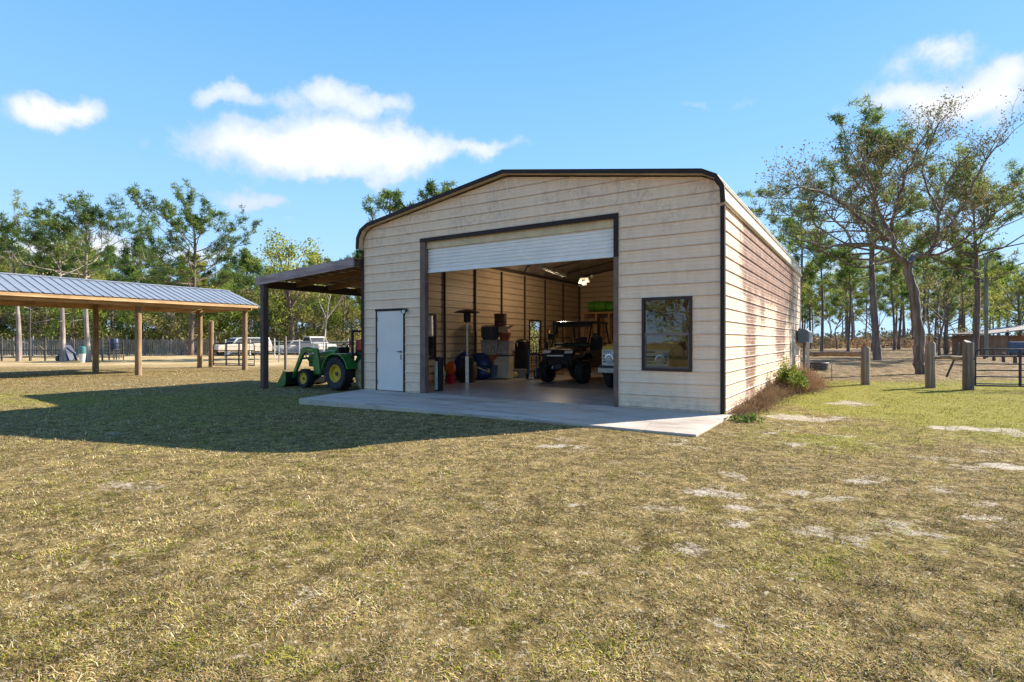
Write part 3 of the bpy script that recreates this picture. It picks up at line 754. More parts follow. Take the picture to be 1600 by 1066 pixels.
m_bark_oak = wood_mat('oak_bark', (.07, .055, .045), (.24, .185, .145), 2, .4)
m_needle = leaf_mat('pine_needles', [(.035, .07, .028), (.09, .15, .035), (.20, .26, .055), (.38, .38, .09)], .42, .45)
m_needle_y = leaf_mat('yellow_pine_needles', [(.06, .095, .02), (.16, .20, .035), (.28, .30, .06), (.42, .38, .10)], .42, .45)
m_leaf_g = leaf_mat('mixed_green_leaves', [(.04, .075, .02), (.14, .19, .035), (.32, .36, .06), (.52, .50, .12)], .45, .35)
m_leaf_o = leaf_mat('olive_leaves', [(.07, .07, .03), (.20, .18, .06), (.38, .33, .11), (.52, .43, .19)], .4, .35)
m_leaf_b = leaf_mat('brown_oak_leaves', [(.06, .045, .025), (.13, .085, .045), (.20, .15, .07), (.17, .19, .06)], .3, .5)
BARK = {}
def pine(seed, Ht, crown_r, fb, tr=.2, tuft=.34, mat=None, bark=None, lean=(0, 0), nb=26, dens=1.0, tris=16, skew=0.0, low_dead=True):
    """returns (trunk object, crown object) as a thing template"""
    rng = np.random.default_rng(seed); mb = MB()
    base = Vector((0, 0, -.15)); n = 9; tp = []
    ph = rng.random()*6
    for i in range(n+1):
        f = i/n
        tp.append(Vector((lean[0]*f*f+.012*Ht*math.sin(ph+f*4), lean[1]*f*f+.012*Ht*math.sin(ph*2+f*5), -.15+Ht*f)))
    rad = [tr*(1.18 if i == 0 else 1)*(1-.82*(i/n)**1.25) for i in range(n+1)]
    mb.tube(tp, rad, 9)
    def at(f):
        k = min(n-1, int(f*n)); u = f*n-k; return tp[k].lerp(tp[k+1], u), rad[k]+(rad[k+1]-rad[k])*u
    C = []
    az = rng.random()*6.28
    for i in range(nb):
        f = fb+(1-fb)*((i+.5*rng.random())/nb)**.9
        if f > .985: f = .985
        p, r0 = at(f); az += 2.4+rng.normal()*.5
        g = (f-fb)/(1-fb)
        prof = (.55+.75*math.sin(math.pi*min(1, g*.85+.12)))*(1-.68*g**2)
        L = crown_r*prof*(.35+.85*rng.random())
        if skew: L *= 1+skew*math.cos(az)
        el = -.05+.85*g+rng.normal()*.16
        d = (math.cos(az)*math.cos(el), math.sin(az)*math.cos(el), math.sin(el))
        pts = curve_pts(p, d, L, 5, rng, .24, .10)
        rb = max(.018, min(r0*.5, .02+L*.022)); mb.tube(pts, [rb*(1-.8*k/5) for k in range(6)], 5, cap=False)
        # side twigs in the outer half
        nt_ = int(3+L*1.5)
        for j in range(nt_):
            u = .48+.52*(j+rng.random())/nt_; k = min(4, int(u*5)); q = pts[k].lerp(pts[k+1], u*5-k)
            a2 = rng.random()*6.28
            dd = (pts[k+1]-pts[k]).normalized()*.7+Vector((math.cos(a2)*.8, math.sin(a2)*.8, .35+rng.normal()*.25))
            l2 = (.28+.55*rng.random())*min(1.6, L*.42)
            tw = curve_pts(q, dd, l2, 3, rng, .22, .1); mb.tube(tw, [rb*.42, rb*.3, rb*.22, rb*.12], 3, cap=False)
            if rng.random() < dens:
                C.append(tw[-1]); C.append(tw[2])
                if rng.random() < .4: C.append(tw[-1]+Vector(rng.normal(size=3)*tuft*.6))
        C.append(pts[-1])
    for k in range(4): C.append(tp[-1]+Vector(rng.normal(size=3)*tuft*.7))
    if low_dead:
        for k in range(5):
            p, r0 = at(fb*(.55+.42*rng.random())); a2 = rng.random()*6.28
            L = crown_r*.3*(.4+rng.random()); mb.tube(curve_pts(p, (math.cos(a2), math.sin(a2), .1), L, 3, rng, .3), [.03, .02, .014, .008], 4, cap=False)
    V, F_ = leaf_tris([(c[0], c[1], c[2]) for c in C], tris, tuft*.72, tuft*.15, rng, np.array([tuft*.24, tuft*.24, tuft*.07]), .5)
    to = mb.build('trunk', bark or m_bark_pine, None, smooth=60)
    co = np_mesh('crown', V, F_, mat or m_needle, None)
    return to, co
def broad(seed, Ht, rx, base_f=.25, mat=None, bark=None, tr=.16, nblob=26, leaf=.2, per=110, trunks=1, droop=0, rz=None):
    rng = np.random.default_rng(seed); mb = MB(); C = []
    for q in range(trunks):
        a = rng.random()*6.28; off = Vector((math.cos(a), math.sin(a), 0))*(0.25*q)
        top = Vector((rng.normal()*.3, rng.normal()*.3, Ht*.8))+off*2
        pts = [off+Vector((0, 0, -.15)), off.lerp(top, .3)+Vector(rng.normal(size=3)*.12), off.lerp(top, .65)+Vector(rng.normal(size=3)*.2), top]
        mb.tube(pts, [tr*1.2, tr*.9, tr*.55, tr*.2], 7)
        for k in range(nblob//trunks):
            f = rng.random()**.8; zc = Ht*(base_f+(1-base_f)*f*.93)
            g = (zc/Ht-base_f)/(1-base_f); rr = rx*math.sqrt(max(.05, 1-(2*g-.85)**2*.62))*(.35+.65*rng.random()**.5); a = rng.random()*6.28
            c = Vector((math.cos(a)*rr, math.sin(a)*rr, zc))+off
            u = min(.95, max(.12, (zc/Ht)*.8)); k0 = min(2, int(u*3)); st = pts[k0].lerp(pts[k0+1], u*3-k0)
            mid = st.lerp(c, .5)+Vector((0, 0, -.1*rr)); mb.tube([st, mid, c], [tr*.28, tr*.16, tr*.05], 4, cap=False)
            br = (.28+.3*rng.random())*rx*.75
            m_ = int(per/6); dirs = rng.normal(size=(m_, 3)); dirs /= np.linalg.norm(dirs, axis=1)[:, None]
            sh = np.array(c)+dirs*(br*(.45+.6*rng.random(m_)))[:, None]*np.array([1, 1, .7]); C.append(sh)
    V, F_ = leaf_tris(np.concatenate(C), 6, leaf, leaf*.62, rng, leaf*1.0, .1, quad=True)
    return mb.build('trunk', bark or m_bark_pine, None, smooth=60), np_mesh('crown', V, F_, mat or m_leaf_g, None)
def bare_tree(seed, Ht, spread, bark, tr=.12, leafm=None, depth=4, leafn=0):
    rng = np.random.default_rng(seed); mb = MB(); tips = []
    def rec(p, d, L, r, k):
        pts = curve_pts(p, d, L, 4, rng, .17, .05); mb.tube(pts, [r*(1-.12*i) for i in range(5)], 6 if k > 2 else 3, cap=False)
        if k == 0: tips.append(pts[-1]); return
        for j in range(2+(rng.random() < .5)):
            a = rng.random()*6.28; v = Vector((math.cos(a), math.sin(a), .25+rng.random()*.3))
            nd = (pts[-1]-pts[-2]).normalized()+v*(.55+.35*rng.random())*spread
            rec(pts[-1] if j < 2 else pts[-2], nd, L*(.62+.2*rng.random()), r*.58, k-1)
        tips.append(pts[-1])
    rec(Vector((0, 0, -.15)), (0, 0, 1), Ht*.36, tr, depth)
    o = mb.build('trunk', bark, None, smooth=60)
    V, F_ = leaf_tris([tuple(c) for c in tips], max(leafn, 3), .16, .1, rng, .25, 0, quad=True)
    return o, np_mesh('crown', V, F_, leafm or m_leaf_b, None)

_used = set()
def plant(tpl, name, label, loc, rz=0, sc=1.0, group=None, cat='tree', szz=None):
    T = thing(name, label, cat, loc, rz, group); T.scale = (sc, sc, szz or sc)
    for o in tpl:
        if o.name_full in _used:
            c = o.copy(); COL.objects.link(c); c.parent = T
        else:
            _used.add(o.name_full); o.parent = T
    return T
ORD = ['first','second','third','fourth','fifth','sixth','seventh','eighth','ninth','tenth','eleventh','twelfth','thirteenth','fourteenth','fifteenth','sixteenth','seventeenth','eighteenth','nineteenth','twentieth',
 'twenty-first','twenty-second','twenty-third','twenty-fourth','twenty-fifth','twenty-sixth','twenty-seventh','twenty-eighth','twenty-ninth','thirtieth','thirty-first','thirty-second','thirty-third','thirty-fourth','thirty-fifth','thirty-sixth','thirty-seventh','thirty-eighth','thirty-ninth','fortieth']

# --- named pines on the left
def pat(px, Z, zg=None):
    x, y = P(px, Z); return (x, y, gzf(x, y) if zg is None else zg)
g_lp = 'tall pines beyond the pole barn'
plant(pine(11, 8.8, 3.9, .52, .16, .30, nb=26, bark=m_bark_pale, tris=22), 'pine_tree', 'slender pine whose pale trunk rises behind the middle of the pole barn roof', pat(95, 37), 1.2, group=g_lp)
plant(pine(12, 9.6, 4.7, .50, .16, .30, nb=32, bark=m_bark_pale, tris=22), 'pine_tree', 'rounded pine with yellow-green top just left of the biggest left-hand pine', pat(136, 36.5), .4, group=g_lp)
plant(pine(13, 8.4, 3.6, .50, .16, .30, nb=20, bark=m_bark_pale, lean=(-.6, 0), tris=22), 'pine_tree', 'pine with pale flaking trunk nearest the left edge of the yard', pat(28, 37.5), 2.4, group=g_lp)
plant(pine(14, 12.6, 7.6, .38, .26, .42, nb=36, tris=24), 'pine_tree', 'tallest broad-crowned pine on the left, above the end of the pole barn', pat(301, 52), .9, group=g_lp)
plant(pine(15, 13.4, 3.6, .5, .25, .45, nb=20, tris=20), 'pine_tree', 'pine crown showing over the left slope of the garage roof', pat(606, 46), 0, group='pines behind the garage')
plant(pine(16, 14.4, 3.4, .5, .25, .45, nb=20, tris=20), 'pine_tree', 'pine crown just showing over the garage roof near the ridge', pat(676, 47), 2, group='pines behind the garage')
plant(broad(21, 13.2, 3.0, .25, m_leaf_g, tr=.26, nblob=34, leaf=.26, per=130), 'broadleaf_tree', 'tall green tree just left of the lean-to roof', pat(455, 58), 0)
plant(bare_tree(22, 11.0, .8, m_bark_pale, .16, depth=4), 'bare_tree', 'bare grey tree poking above the lean-to roof by the garage', pat(516, 56), 0)

# --- woodland behind the paddock fence (left)
tplA = [broad(31, 8.2, 2.9, .12, m_leaf_g, leaf=.23, per=150, nblob=30), broad(32, 7.4, 3.2, .08, m_leaf_g, leaf=.23, trunks=2, per=150, nblob=30), broad(33, 9.0, 2.6, .15, m_leaf_g, leaf=.24, nblob=32, per=140),
        broad(34, 7.8, 2.9, .15, m_leaf_o, leaf=.2, nblob=30, per=120, bark=m_bark_pale), broad(35, 8.6, 2.7, .10, m_leaf_o, leaf=.2, nblob=30, per=120),
        pine(36, 11.0, 3.1, .28, .16, .48, mat=m_needle_y, nb=30, tris=22), pine(37, 12.0, 2.9, .30, .17, .48, mat=m_needle, nb=30, tris=22)]
KN = ['bushy bright green tree', 'low two-stemmed green tree', 'taller rounded green tree', 'pale-stemmed olive-brown tree', 'olive-brown thicket tree', 'yellow-green young pine', 'dark green young pine']
KC = ['woodland_tree', 'woodland_tree', 'woodland_tree', 'woodland_tree', 'woodland_tree', 'pine_tree', 'pine_tree']
rw = random.Random(5); rows = []
for (Z, step, hs) in ((62, 36, 1.0), (72, 28, 1.15), (86, 24, 1.38)):
    px = -70
    while px < (596 if Z < 70 else 900):
        q = px+rw.uniform(-10, 10); rows.append((q, Z+rw.uniform(-3.5, 3.5), hs*rw.uniform(.85, 1.12), Z)); px += step
NEARF = {62: 'front row', 72: 'middle row', 86: 'back row'}
cnt = {}
order = {62: [0, 3, 1, 5, 4, 0, 6, 2, 1, 3, 5, 0, 2, 4], 72: [3, 2, 5, 0, 4, 6, 2, 5, 1, 3, 6], 86: [5, 2, 6, 6, 3, 5, 2, 6]}
ki = {62: 0, 72: 0, 86: 0}
for (px, Z, hs, row) in sorted(rows):
    k = order[row][ki[row] % len(order[row])]; ki[row] += 1
    cnt[(row, k)] = cnt.get((row, k), 0)+1
    plant(tplA[k], KC[k], '%s, %s such from left in the wood\'s %s' % (KN[k], ORD[cnt[(row, k)]-1], NEARF[row]), pat(px, Z), rw.uniform(0, 6.28), hs*.93, 'trees of the wood behind the paddock fence')
# low undergrowth mass at the wood's foot
rng = np.random.default_rng(91)
N = 11000; pxs = rng.uniform(-120, 960, N); Zs = rng.uniform(58, 90, N); X_ = (pxs-800)/F*Zs
cx_ = CX+CA*X_-SA*Zs; cy_ = CY+SA*X_+CA*Zs
hz_ = 1.1+2.6*fbm(cx_*.25, cy_*.25, 3); zz = gz(cx_, cy_)+hz_*rng.random(N)
V, F_ = leaf_tris(np.c_[cx_, cy_, zz], 9, .26, .17, rng, .34, .1, quad=True)
o = np_mesh('undergrowth', V, F_, m_leaf_o); tag(o, 'tangled brown and green undergrowth below the left-hand wood', 'undergrowth', kind='stuff')

# --- right: big oak, near pines, open pine wood
ZO = 21.6
def PO(px, py, dz=0):  # point on the oak at depth ZO+dz
    Z = ZO+dz; x, y = P(px, Z); return Vector((x, y, H(py, Z)))
rngo = np.random.default_rng(77)
oak = thing('oak_tree', 'spreading half-bare oak with crooked trunk and few brown leaves, between the fence posts', 'tree', pat(1438, ZO))
ob = Vector(oak.location); mb = MB(); tips = []
def limb(pts, r0, r1, n=8):
    q = [pts[0]]
    for a, b in zip(pts, pts[1:]):
        for k in range(1, 4):
            q.append(a.lerp(b, k/3)+Vector(rngo.normal(size=3)*(.045 if k < 3 else 0)*min(1, (b-a).length)))
    rs = [r0+(r1-r0)*i/(len(q)-1) for i in range(len(q))]
    mb.tube([p-ob for p in q], rs, n, cap=False); return q, rs
def twig(p, d, L, r, k):
    pts = curve_pts(p, d, L, 4, rngo, .24, .03); mb.tube([q-ob for q in pts], [r*(1-.17*i) for i in range(5)], 4 if k > 1 else 3, cap=False)
    if k == 0:
        tips.append(pts[-1]); tips.append(pts[2]); return
    for j in range(3):
        a = rngo.random()*6.28; v = Vector((math.cos(a), math.sin(a), rngo.normal()*.45+.3))
        q = pts[2+j] if j < 3 else pts[-1]
        twig(q, (pts[-1]-pts[-2]).normalized()*.9+v*.75, L*(.5+.25*rngo.random()), r*.5, k-1)
trunk_pts = [PO(1439, 589), PO(1437, 560), PO(1437, 520), PO(1431, 480), PO(1424, 445), PO(1420, 412)]
limb(trunk_pts, .20, .145, 12)
LIMBS = [([(1420,412,0),(1395,392,-.3),(1365,385,-.8),(1330,382,-1.2),(1290,388,-1.6),(1262,378,-2)], .13, 6),
 ([(1405,400,0),(1388,360,.3),(1372,330,.6),(1366,300,.4),(1352,265,.2),(1340,230,0)], .11, 7),
 ([(1388,375,0),(1350,345,-.5),(1320,320,-.9),(1285,300,-1.4),(1250,292,-2),(1232,300,-2.2)], .085, 6),
 ([(1420,412,0),(1432,400,.5),(1452,398,.9),(1462,370,1.1),(1470,330,1.2),(1478,290,1.1),(1500,255,1)], .12, 7),
 ([(1462,372,1),(1490,345,1.3),(1515,310,1.6),(1530,270,1.8),(1548,240,1.9),(1575,215,2)], .085, 7),
 ([(1395,362,.3),(1402,320,-.4),(1412,280,-.8),(1430,240,-1),(1450,205,-1.1)], .075, 6),
 ([(1470,335,1.2),(1450,300,1.7),(1442,260,2),(1455,220,2.1),(1468,190,2.2)], .06, 6),
 ([(1330,382,-1.2),(1310,350,-1.5),(1290,330,-1.8),(1270,330,-2)], .05, 4),
 ([(1452,398,.9),(1480,392,0),(1510,372,-.5),(1540,345,-.9),(1560,330,-1)], .065, 5)]
for pts, r, nt_ in LIMBS:
    q, rs = limb([PO(*p) for p in pts], r*.86, r*.26, 7)
    for k in range(nt_*3):
        u = .18+.82*(k+rngo.random())/(nt_*3); i = min(len(q)-2, int(u*(len(q)-1)))
        a = rngo.random()*6.28; d = (q[i+1]-q[i]).normalized()*.6+Vector((math.cos(a)*.9, math.sin(a)*.9, .45+rngo.normal()*.35))
        twig(q[i], d, 1.1*(.55+.6*rngo.random()), max(.02, rs[i]*.42), 2)
    twig(q[-1], q[-1]-q[-2], .8, rs[-1]*.9, 2)
mb.build('trunk', m_bark_oak, oak, smooth=60)
V, F_ = leaf_tris([tuple(c-ob) for c in tips], 3, .085, .055, rngo, .12, 0, quad=True)
np_mesh('crown', V, F_, m_leaf_b, oak)

plant(pine(41, 13.6, 6.4, .46, .24, .40, nb=44, tris=24, skew=.1, low_dead=True, lean=(-.4, .3)), 'pine_tree', 'tallest pine on the right, its straight reddish trunk just left of the oak', pat(1367, 36.5), 2.6)
plant(pine(42, 12.6, 7.0, .48, .24, .46, nb=40, tris=22), 'pine_tree', 'big spreading pine behind the metal gate, near the right edge', pat(1524, 44), 1.1)
plant(broad(43, 7.6, 3.0, .22, m_leaf_o, bark=m_bark_oak, nblob=26, leaf=.19, per=70), 'broadleaf_tree', 'leafy olive and brown tree behind the second fence post', pat(1478, 52), 0)
plant(broad(44, 8.6, 3.2, .25, m_leaf_g, bark=m_bark_oak, nblob=26, leaf=.2, per=70), 'broadleaf_tree', 'leafy yellow-green tree behind the brown shed at the right edge', pat(1592, 58), 0)
plant(bare_tree(45, 8.5, .8, m_bark_oak, .13, leafm=m_leaf_b, depth=4, leafn=8), 'bare_tree', 'thin russet-leaved tree just right of the oak trunk', pat(1468, 47), 0)
tplB = [pine(51, 11.0, 2.6, .45, .15, .46, nb=22, tris=13), pine(52, 13.0, 2.9, .55, .17, .48, nb=22, tris=13), pine(53, 9.5, 2.4, .35, .13, .44, nb=22, tris=16, mat=m_needle_y), bare_tree(54, 9.5, .7, m_bark_pine, .10, depth=4)]
KB = ['mid-height dark pine', 'tall thin high-crowned pine', 'short yellow-green pine', 'thin bare hardwood']
KBn = ['pine_tree', 'pine_tree', 'pine_tree', 'bare_tree']
rows = []; rb_ = random.Random(15)
for (Z, step) in ((62, 38), (80, 29), (104, 22), (135, 16)):
    px = 1240 if Z < 90 else 1180
    while px < 1720:
        q = px+rb_.uniform(-11, 11)
        if not (Z < 70 and 1395 < q < 1425): rows.append((q, Z+rb_.uniform(-6, 6), Z))
        px += step
cnt = {}; ks = {}
NB = {62: "open wood's nearest row", 80: "open wood's second row", 104: "open wood's third row", 135: "open wood's farthest row"}
for (px, Z, row) in sorted(rows):
    i = ks.get(row, 0); ks[row] = i+1
    k = [0, 3, 1, 2, 0, 1, 3, 1, 0, 2][(i*3+row) % 10]
    cnt[(row, k)] = cnt.get((row, k), 0)+1
    sc = {62: .98, 80: 1.15, 104: 1.28, 135: 1.45}[row]*rb_.uniform(.82, 1.15)
    plant(tplB[k], KBn[k], '%s, %s such from the garage in the %s' % (KB[k], ORD[cnt[(row, k)]-1], NB[row]), pat(px, Z, -.04), rb_.uniform(0, 6.28), sc, 'trees of the open pine wood on the right')
# brush strip along the far field edge
N = 2600; pxs = rng.uniform(1150, 1800, N); Zs = rng.uniform(84, 120, N); X_ = (pxs-800)/F*Zs
cx_ = CX+CA*X_-SA*Zs; cy_ = CY+SA*X_+CA*Zs; zz = -.04+rng.random(N)*(.5+1.6*fbm(cx_*.12, cy_*.12, 3))
V, F_ = leaf_tris(np.c_[cx_, cy_, zz], 7, .5, .22, rng, .3, .6, quad=True)
o = np_mesh('undergrowth', V, F_, leaf_mat('russet_brush', [(.10, .05, .03), (.20, .11, .06), (.30, .20, .11), (.16, .15, .05)], .3, .3)); tag(o, 'low russet brush along the far edge of the field at right', 'undergrowth', kind='stuff')
# a far hedge line that closes the view
N = 5200; pxs = rng.uniform(-400, 2000, N); Zs = rng.uniform(190, 230, N); X_ = (pxs-800)/F*Zs
cx_ = CX+CA*X_-SA*Zs; cy_ = CY+SA*X_+CA*Zs; zz = -.1+rng.random(N)*(1.2+4*fbm(cx_*.03, cy_*.03, 3))
V, F_ = leaf_tris(np.c_[cx_, cy_, zz], 5, 1.2, .7, rng, .8, .2, quad=True)
o = np_mesh('far_woods', V, F_, leaf_mat('far_leaves', [(.07, .075, .05), (.12, .12, .07), (.20, .18, .11)], .2, .1)); tag(o, 'low far-off line of woods along the horizon', 'woods', kind='stuff')
# trees behind the photographer that the window glass mirrors
for i, (x, y, k, s) in enumerate(((-9, -31, 0, 1.15), (-3, -34, 3, 1.2), (2.5, -30, 2, 1.1), (8, -33, 4, 1.1), (14, -31, 1, 1.2), (20, -36, 2, 1.1))):
    plant(tplA[k], KC[k], '%s mirrored in the garage window, %s from the left behind the camera' % (KN[k], ORD[i]), (x, y, -.1), i*1.3, s, 'trees behind the camera mirrored in the window')
# ------------------------------------------------ pole barn
def W2(x, y): return x, y
u_ = Vector((0, 1))  # barn runs along the garage's depth direction (world y)
m_log = wood_mat('barn_post_wood', (.17, .10, .05), (.36, .23, .115), 2, .5)
m_dkpost = wood_mat('stained_post_wood', (.075, .042, .036), (.15, .092, .075), 2, .6)
m_lum = wood_mat('new_lumber', (.40, .235, .10), (.62, .40, .20), 1, .5)
m_lumx = wood_mat('new_lumber_cross', (.40, .235, .10), (.62, .40, .20), 0, .5)
m_pur = wood_mat('lit_stained_board', (.26, .175, .165), (.45, .34, .33), 0, .5)  # lavender daylight on the front beam is put into this lighter tone
m_pur_y = wood_mat('stained_board_long', (.05, .030, .022), (.11, .065, .045), 1, .5)
m_raft = wood_mat('rafter_board', (.20, .10, .05), (.36, .20, .10), 0, .5)
m_tin = M('galvanised_roof', (.30, .31, .325), .42, .3, .06, vs=1.5)
m_galv = M('galvanised_steel', (.42, .43, .44), .4, .8)
D0 = Vector(P(382.5, 26.8)); zb = -.16
sp_, wd_ = 4.65, 4.05
barn = thing('pole_barn', 'long open pole barn with ribbed silver metal roof on round wooden posts', 'barn', (D0.x, D0.y, zb))
rp = random.Random(3)
def local(x, y, z): return (x-D0.x, y-D0.y, z-zb)
for i in range(5):
    for j in (0, 1):
        x, y = D0.x-j*wd_, D0.y-i*sp_
        a = MB(); a.tube([(0+rp.uniform(-.01, .01), 0, -.3), (0, 0, 1.2), (rp.uniform(-.02, .02), 0, 3.02)], [.128, .12, .112], 14)
        o = a.build('post', m_log, barn, smooth=60); o.location = local(x, y, zb)
yl0, yl1 = D0.y-4*sp_-.5, D0.y+.40
ea, eb = D0.x+.45, D0.x-wd_-.45; rx_ = (ea+eb)/2
ze, zr = 3.00, 3.80
# metal roof with ribs
def slope(xa, za, xb, zb_, nm):
    a = MB(); n = int((yl1-yl0)/.305)
    pr = []
    for k in range(n+1):
        y = yl0+k*(yl1-yl0)/n
        for dy, h in ((0, 0), (.012, .028), (.036, .028), (.048, 0)):
            if y+dy <= yl1: pr.append((y+dy, h))
    for (ya, ha), (yb, hb) in zip(pr, pr[1:]):
        a.add([local(xa, ya, za+ha), local(xb, ya, zb_+ha), local(xb, yb, zb_+hb), local(xa, yb, za+hb)], [(0, 1, 2, 3)])
    return a.build(nm, m_tin, barn, smooth=0)
slope(ea+.05, ze-.015, rx_, zr, 'roof_panel'); slope(eb-.05, ze-.015, rx_, zr, 'roof_panel')
a = MB(); a.add([local(rx_-.14, yl0, zr-.02), local(rx_, yl0, zr+.035), local(rx_+.14, yl0, zr-.02), local(rx_-.14, yl1, zr-.02), local(rx_, yl1, zr+.035), local(rx_+.14, yl1, zr-.02)], [(0, 1, 4, 3), (1, 2, 5, 4)])
a.build('ridge_cap', m_tin, barn, smooth=0)
def bar(name, p, q, w, h, mat, parent=barn, bev=.004):
    """board from p to q (in world), w wide, h deep, hanging below the line"""
    p, q = Vector(p), Vector(q); d = (q-p); L = d.length; d.normalize()
    s = d.cross(Vector((0, 0, 1))).normalized(); up = s.cross(d)
    vs = []
    for e in (p, q):
        for a_, b_ in ((-w/2, 0), (w/2, 0), (w/2, -h), (-w/2, -h)): vs.append(e+s*a_+up*b_)
    off_ = Vector(parent.location) if parent else Vector((0, 0, 0))
    mb = MB().add([v-off_ for v in vs], [(3, 2, 1, 0), (4, 5, 6, 7), (0, 1, 5, 4), (1, 2, 6, 5), (2, 3, 7, 6), (3, 0, 4, 7)])
    return mb.build(name, mat, parent, smooth=0, bevel=bev)
for xx in (D0.x+.06, D0.x-wd_-.06):
    bar('eave_beam', (xx+(.11 if xx > rx_ else -.11), yl0+.1, 2.93), (xx+(.11 if xx > rx_ else -.11), yl1-.35, 2.93), .045, .235, m_lum)
for xx, in ((ea,), (eb,)):
    bar('fascia', (xx, yl0, ze-.035), (xx, yl1, ze-.035), .03, .14, m_lum)
k = 0; y = yl1-.06
while y > yl0:
    for s_ in (1, -1):
        xe = ea-.03 if s_ > 0 else eb+.03
        bar('rafter', (xe, y, ze-.05), (rx_+s_*.03, y, zr-.05), .045, .135, m_lumx, bev=0)
    if k % 2 == 0: bar('tie_beam', (D0.x+.1, y-.05, 2.92), (D0.x-wd_-.1, y-.05, 2.92), .045, .18, m_lumx, bev=0)
    y -= 1.22; k += 1
for f in (.15, .5, .85):
    for s_ in (1, -1):
        xa = (ea if s_ > 0 else eb); xx = xa+(rx_-xa)*f; zz = ze+(zr-ze)*f-.022
        bar('purlin', (xx, yl0, zz), (xx, yl1, zz), .09, .035, m_lum, bev=0)

# ------------------------------------------------ lean-to shed on the left wall
lt = thing('lean_to', 'dark stained timber lean-to roof against the garage side, sheltering the tractor', 'lean-to', (-13.15, -.15, -.16))
xo, xi, zo, zi = -13.45, -9.13, 3.16, 3.42
LP0 = Vector(lt.location)
for yy in (-.15, 5.9):
    a = MB(); a.b2((-.085, yy+.15-.085, -.3), (.085, yy+.15+.085, 3.2)); o = a.build('post', m_dkpost, lt, smooth=0, bevel=.008)
bar('front_beam', (xo, -.25, zo+.02), (xi, -.25, zi+.02), .045, .25, m_pur, lt)
bar('eave_beam', (-13.24, -.22, 3.10), (-13.24, 6.0, 3.10), .09, .235, m_pur_y, lt)
bar('ledger', (xi+.03, -.2, zi-.05), (xi+.03, 6.0, zi-.05), .05, .19, m_pur_y, lt)
for yy in (1.0, 2.25, 3.5, 4.75, 5.95):
    bar('rafter', (xo+.1, yy, zo-.035), (xi-.02, yy, zi-.035), .045, .17, m_raft, lt)
a = MB()
for k in range(9):
    f = (k+.5)/9; xx = xo+(xi-xo)*f; zz = zo+(zi-zo)*f
    bar('purlin', (xx, -.2, zz-.004), (xx, 6.1, zz-.004), .085, .028, m_raft, lt, bev=0)
a = MB(); n = 16
for k in range(n):
    xa = xo-.06+(xi-xo+.1)*k/n; xb = xo-.06+(xi-xo+.1)*(k+1)/n
    za = zo+.012+(zi-zo)*k/n; zb2 = zo+.012+(zi-zo)*(k+1)/n
    a.add([(xa-LP0.x, -.27-LP0.y, za-LP0.z), (xb-LP0.x, -.27-LP0.y, zb2-LP0.z), (xb-LP0.x, 6.2-LP0.y, zb2-LP0.z), (xa-LP0.x, 6.2-LP0.y, za-LP0.z)], [(0, 1, 2, 3)])
a.build('roof_sheet', M('leanto_tin', (.20, .17, .15), .5, .5), lt, smooth=0)

# ------------------------------------------------ posts, rails and gates
m_wpost = wood_mat('weathered_post', (.16, .12, .09), (.36, .28, .21), 2, .5)
m_steel = M('gate_steel', (.035, .030, .032), .45, .4)
m_rail = wood_mat('log_rail', (.20, .14, .10), (.42, .32, .22), 0, .4)
def wpost(px, Z, h, r, label, group, mat=None, sq=False, lean=0, cat='post', nm='fence_post'):
    x, y = P(px, Z); z = gzf(x, y); mb = MB(); rr = random.Random(px)
    if sq: mb.b2((-r, -r, -.25), (r, r, h))
    else:
        n = 12; prof = [(0, r*1.03), (.3, r), (.7, r*.97), (1, r*.94)]
        mb.tube([(lean*f*h+rr.uniform(-.01, .01), rr.uniform(-.01, .01), -.25+(h+.25)*f) for f, _ in prof]+[(lean*h, 0, h+.012)], [q for _, q in prof]+[r*.8], n)
    o = mb.build(nm, mat or m_wpost, None, smooth=40, bevel=.01 if sq else 0); o.location = (x, y, z); o.rotation_euler = (0, 0, R(32.69)+rr.uniform(-.1, .1))
    return tag(o, label, cat, group)
gf = 'thick wooden posts of the right-hand paddock fence'
wpost(1352.5, 16.5, 1.10, .12, 'short split wooden post left of the oak, with a log rail on its left', gf, lean=.0)
wpost(1453.5, 15.5, 1.22, .125, 'round wooden post right of the oak trunk, left end of the short log rail', gf)
wpost(1513, 14.85, 1.27, .13, 'darker round wooden gate post holding the metal gate', gf, mat=wood_mat('dark_weathered_post', (.10, .08, .065), (.25, .20, .155), 2, .5))
def rail(name, label, a, b, r, cat, group=None, mat=None, wob=.02):
    A, B = Vector(a), Vector(b); rr = random.Random(int(abs(A.x)*99)); n = 6
    pts = [A.lerp(B, i/n)+Vector((0, 0, rr.uniform(-wob, wob))) for i in range(n+1)]
    c = (A+B)/2
    o = MB().tube([p-c for p in pts], [r*rr.uniform(.88, 1.08) for _ in pts], 9).build(name, mat or m_rail, None, smooth=60); o.location = c
    return tag(o, label, cat, group)
def at(px, py, Z): x, y = P(px, Z); return (x, y, H(py, Z))
rail('log_rail', 'long log rail running from the garage to the first wooden post', at(1262, 553, 19.2), at(1347, 553.5, 16.5), .085, 'rail')
rail('log_rail', 'short weathered log rail between the round post and the gate post', at(1459, 558.5, 15.5), at(1508, 560, 14.95), .05, 'rail')
rail('brace_stick', 'thin slanting stick propped under the short log rail', at(1492, 560, 15.2), at(1479, 589, 15.1), .028, 'stick', mat=m_dkpost, wob=.004)
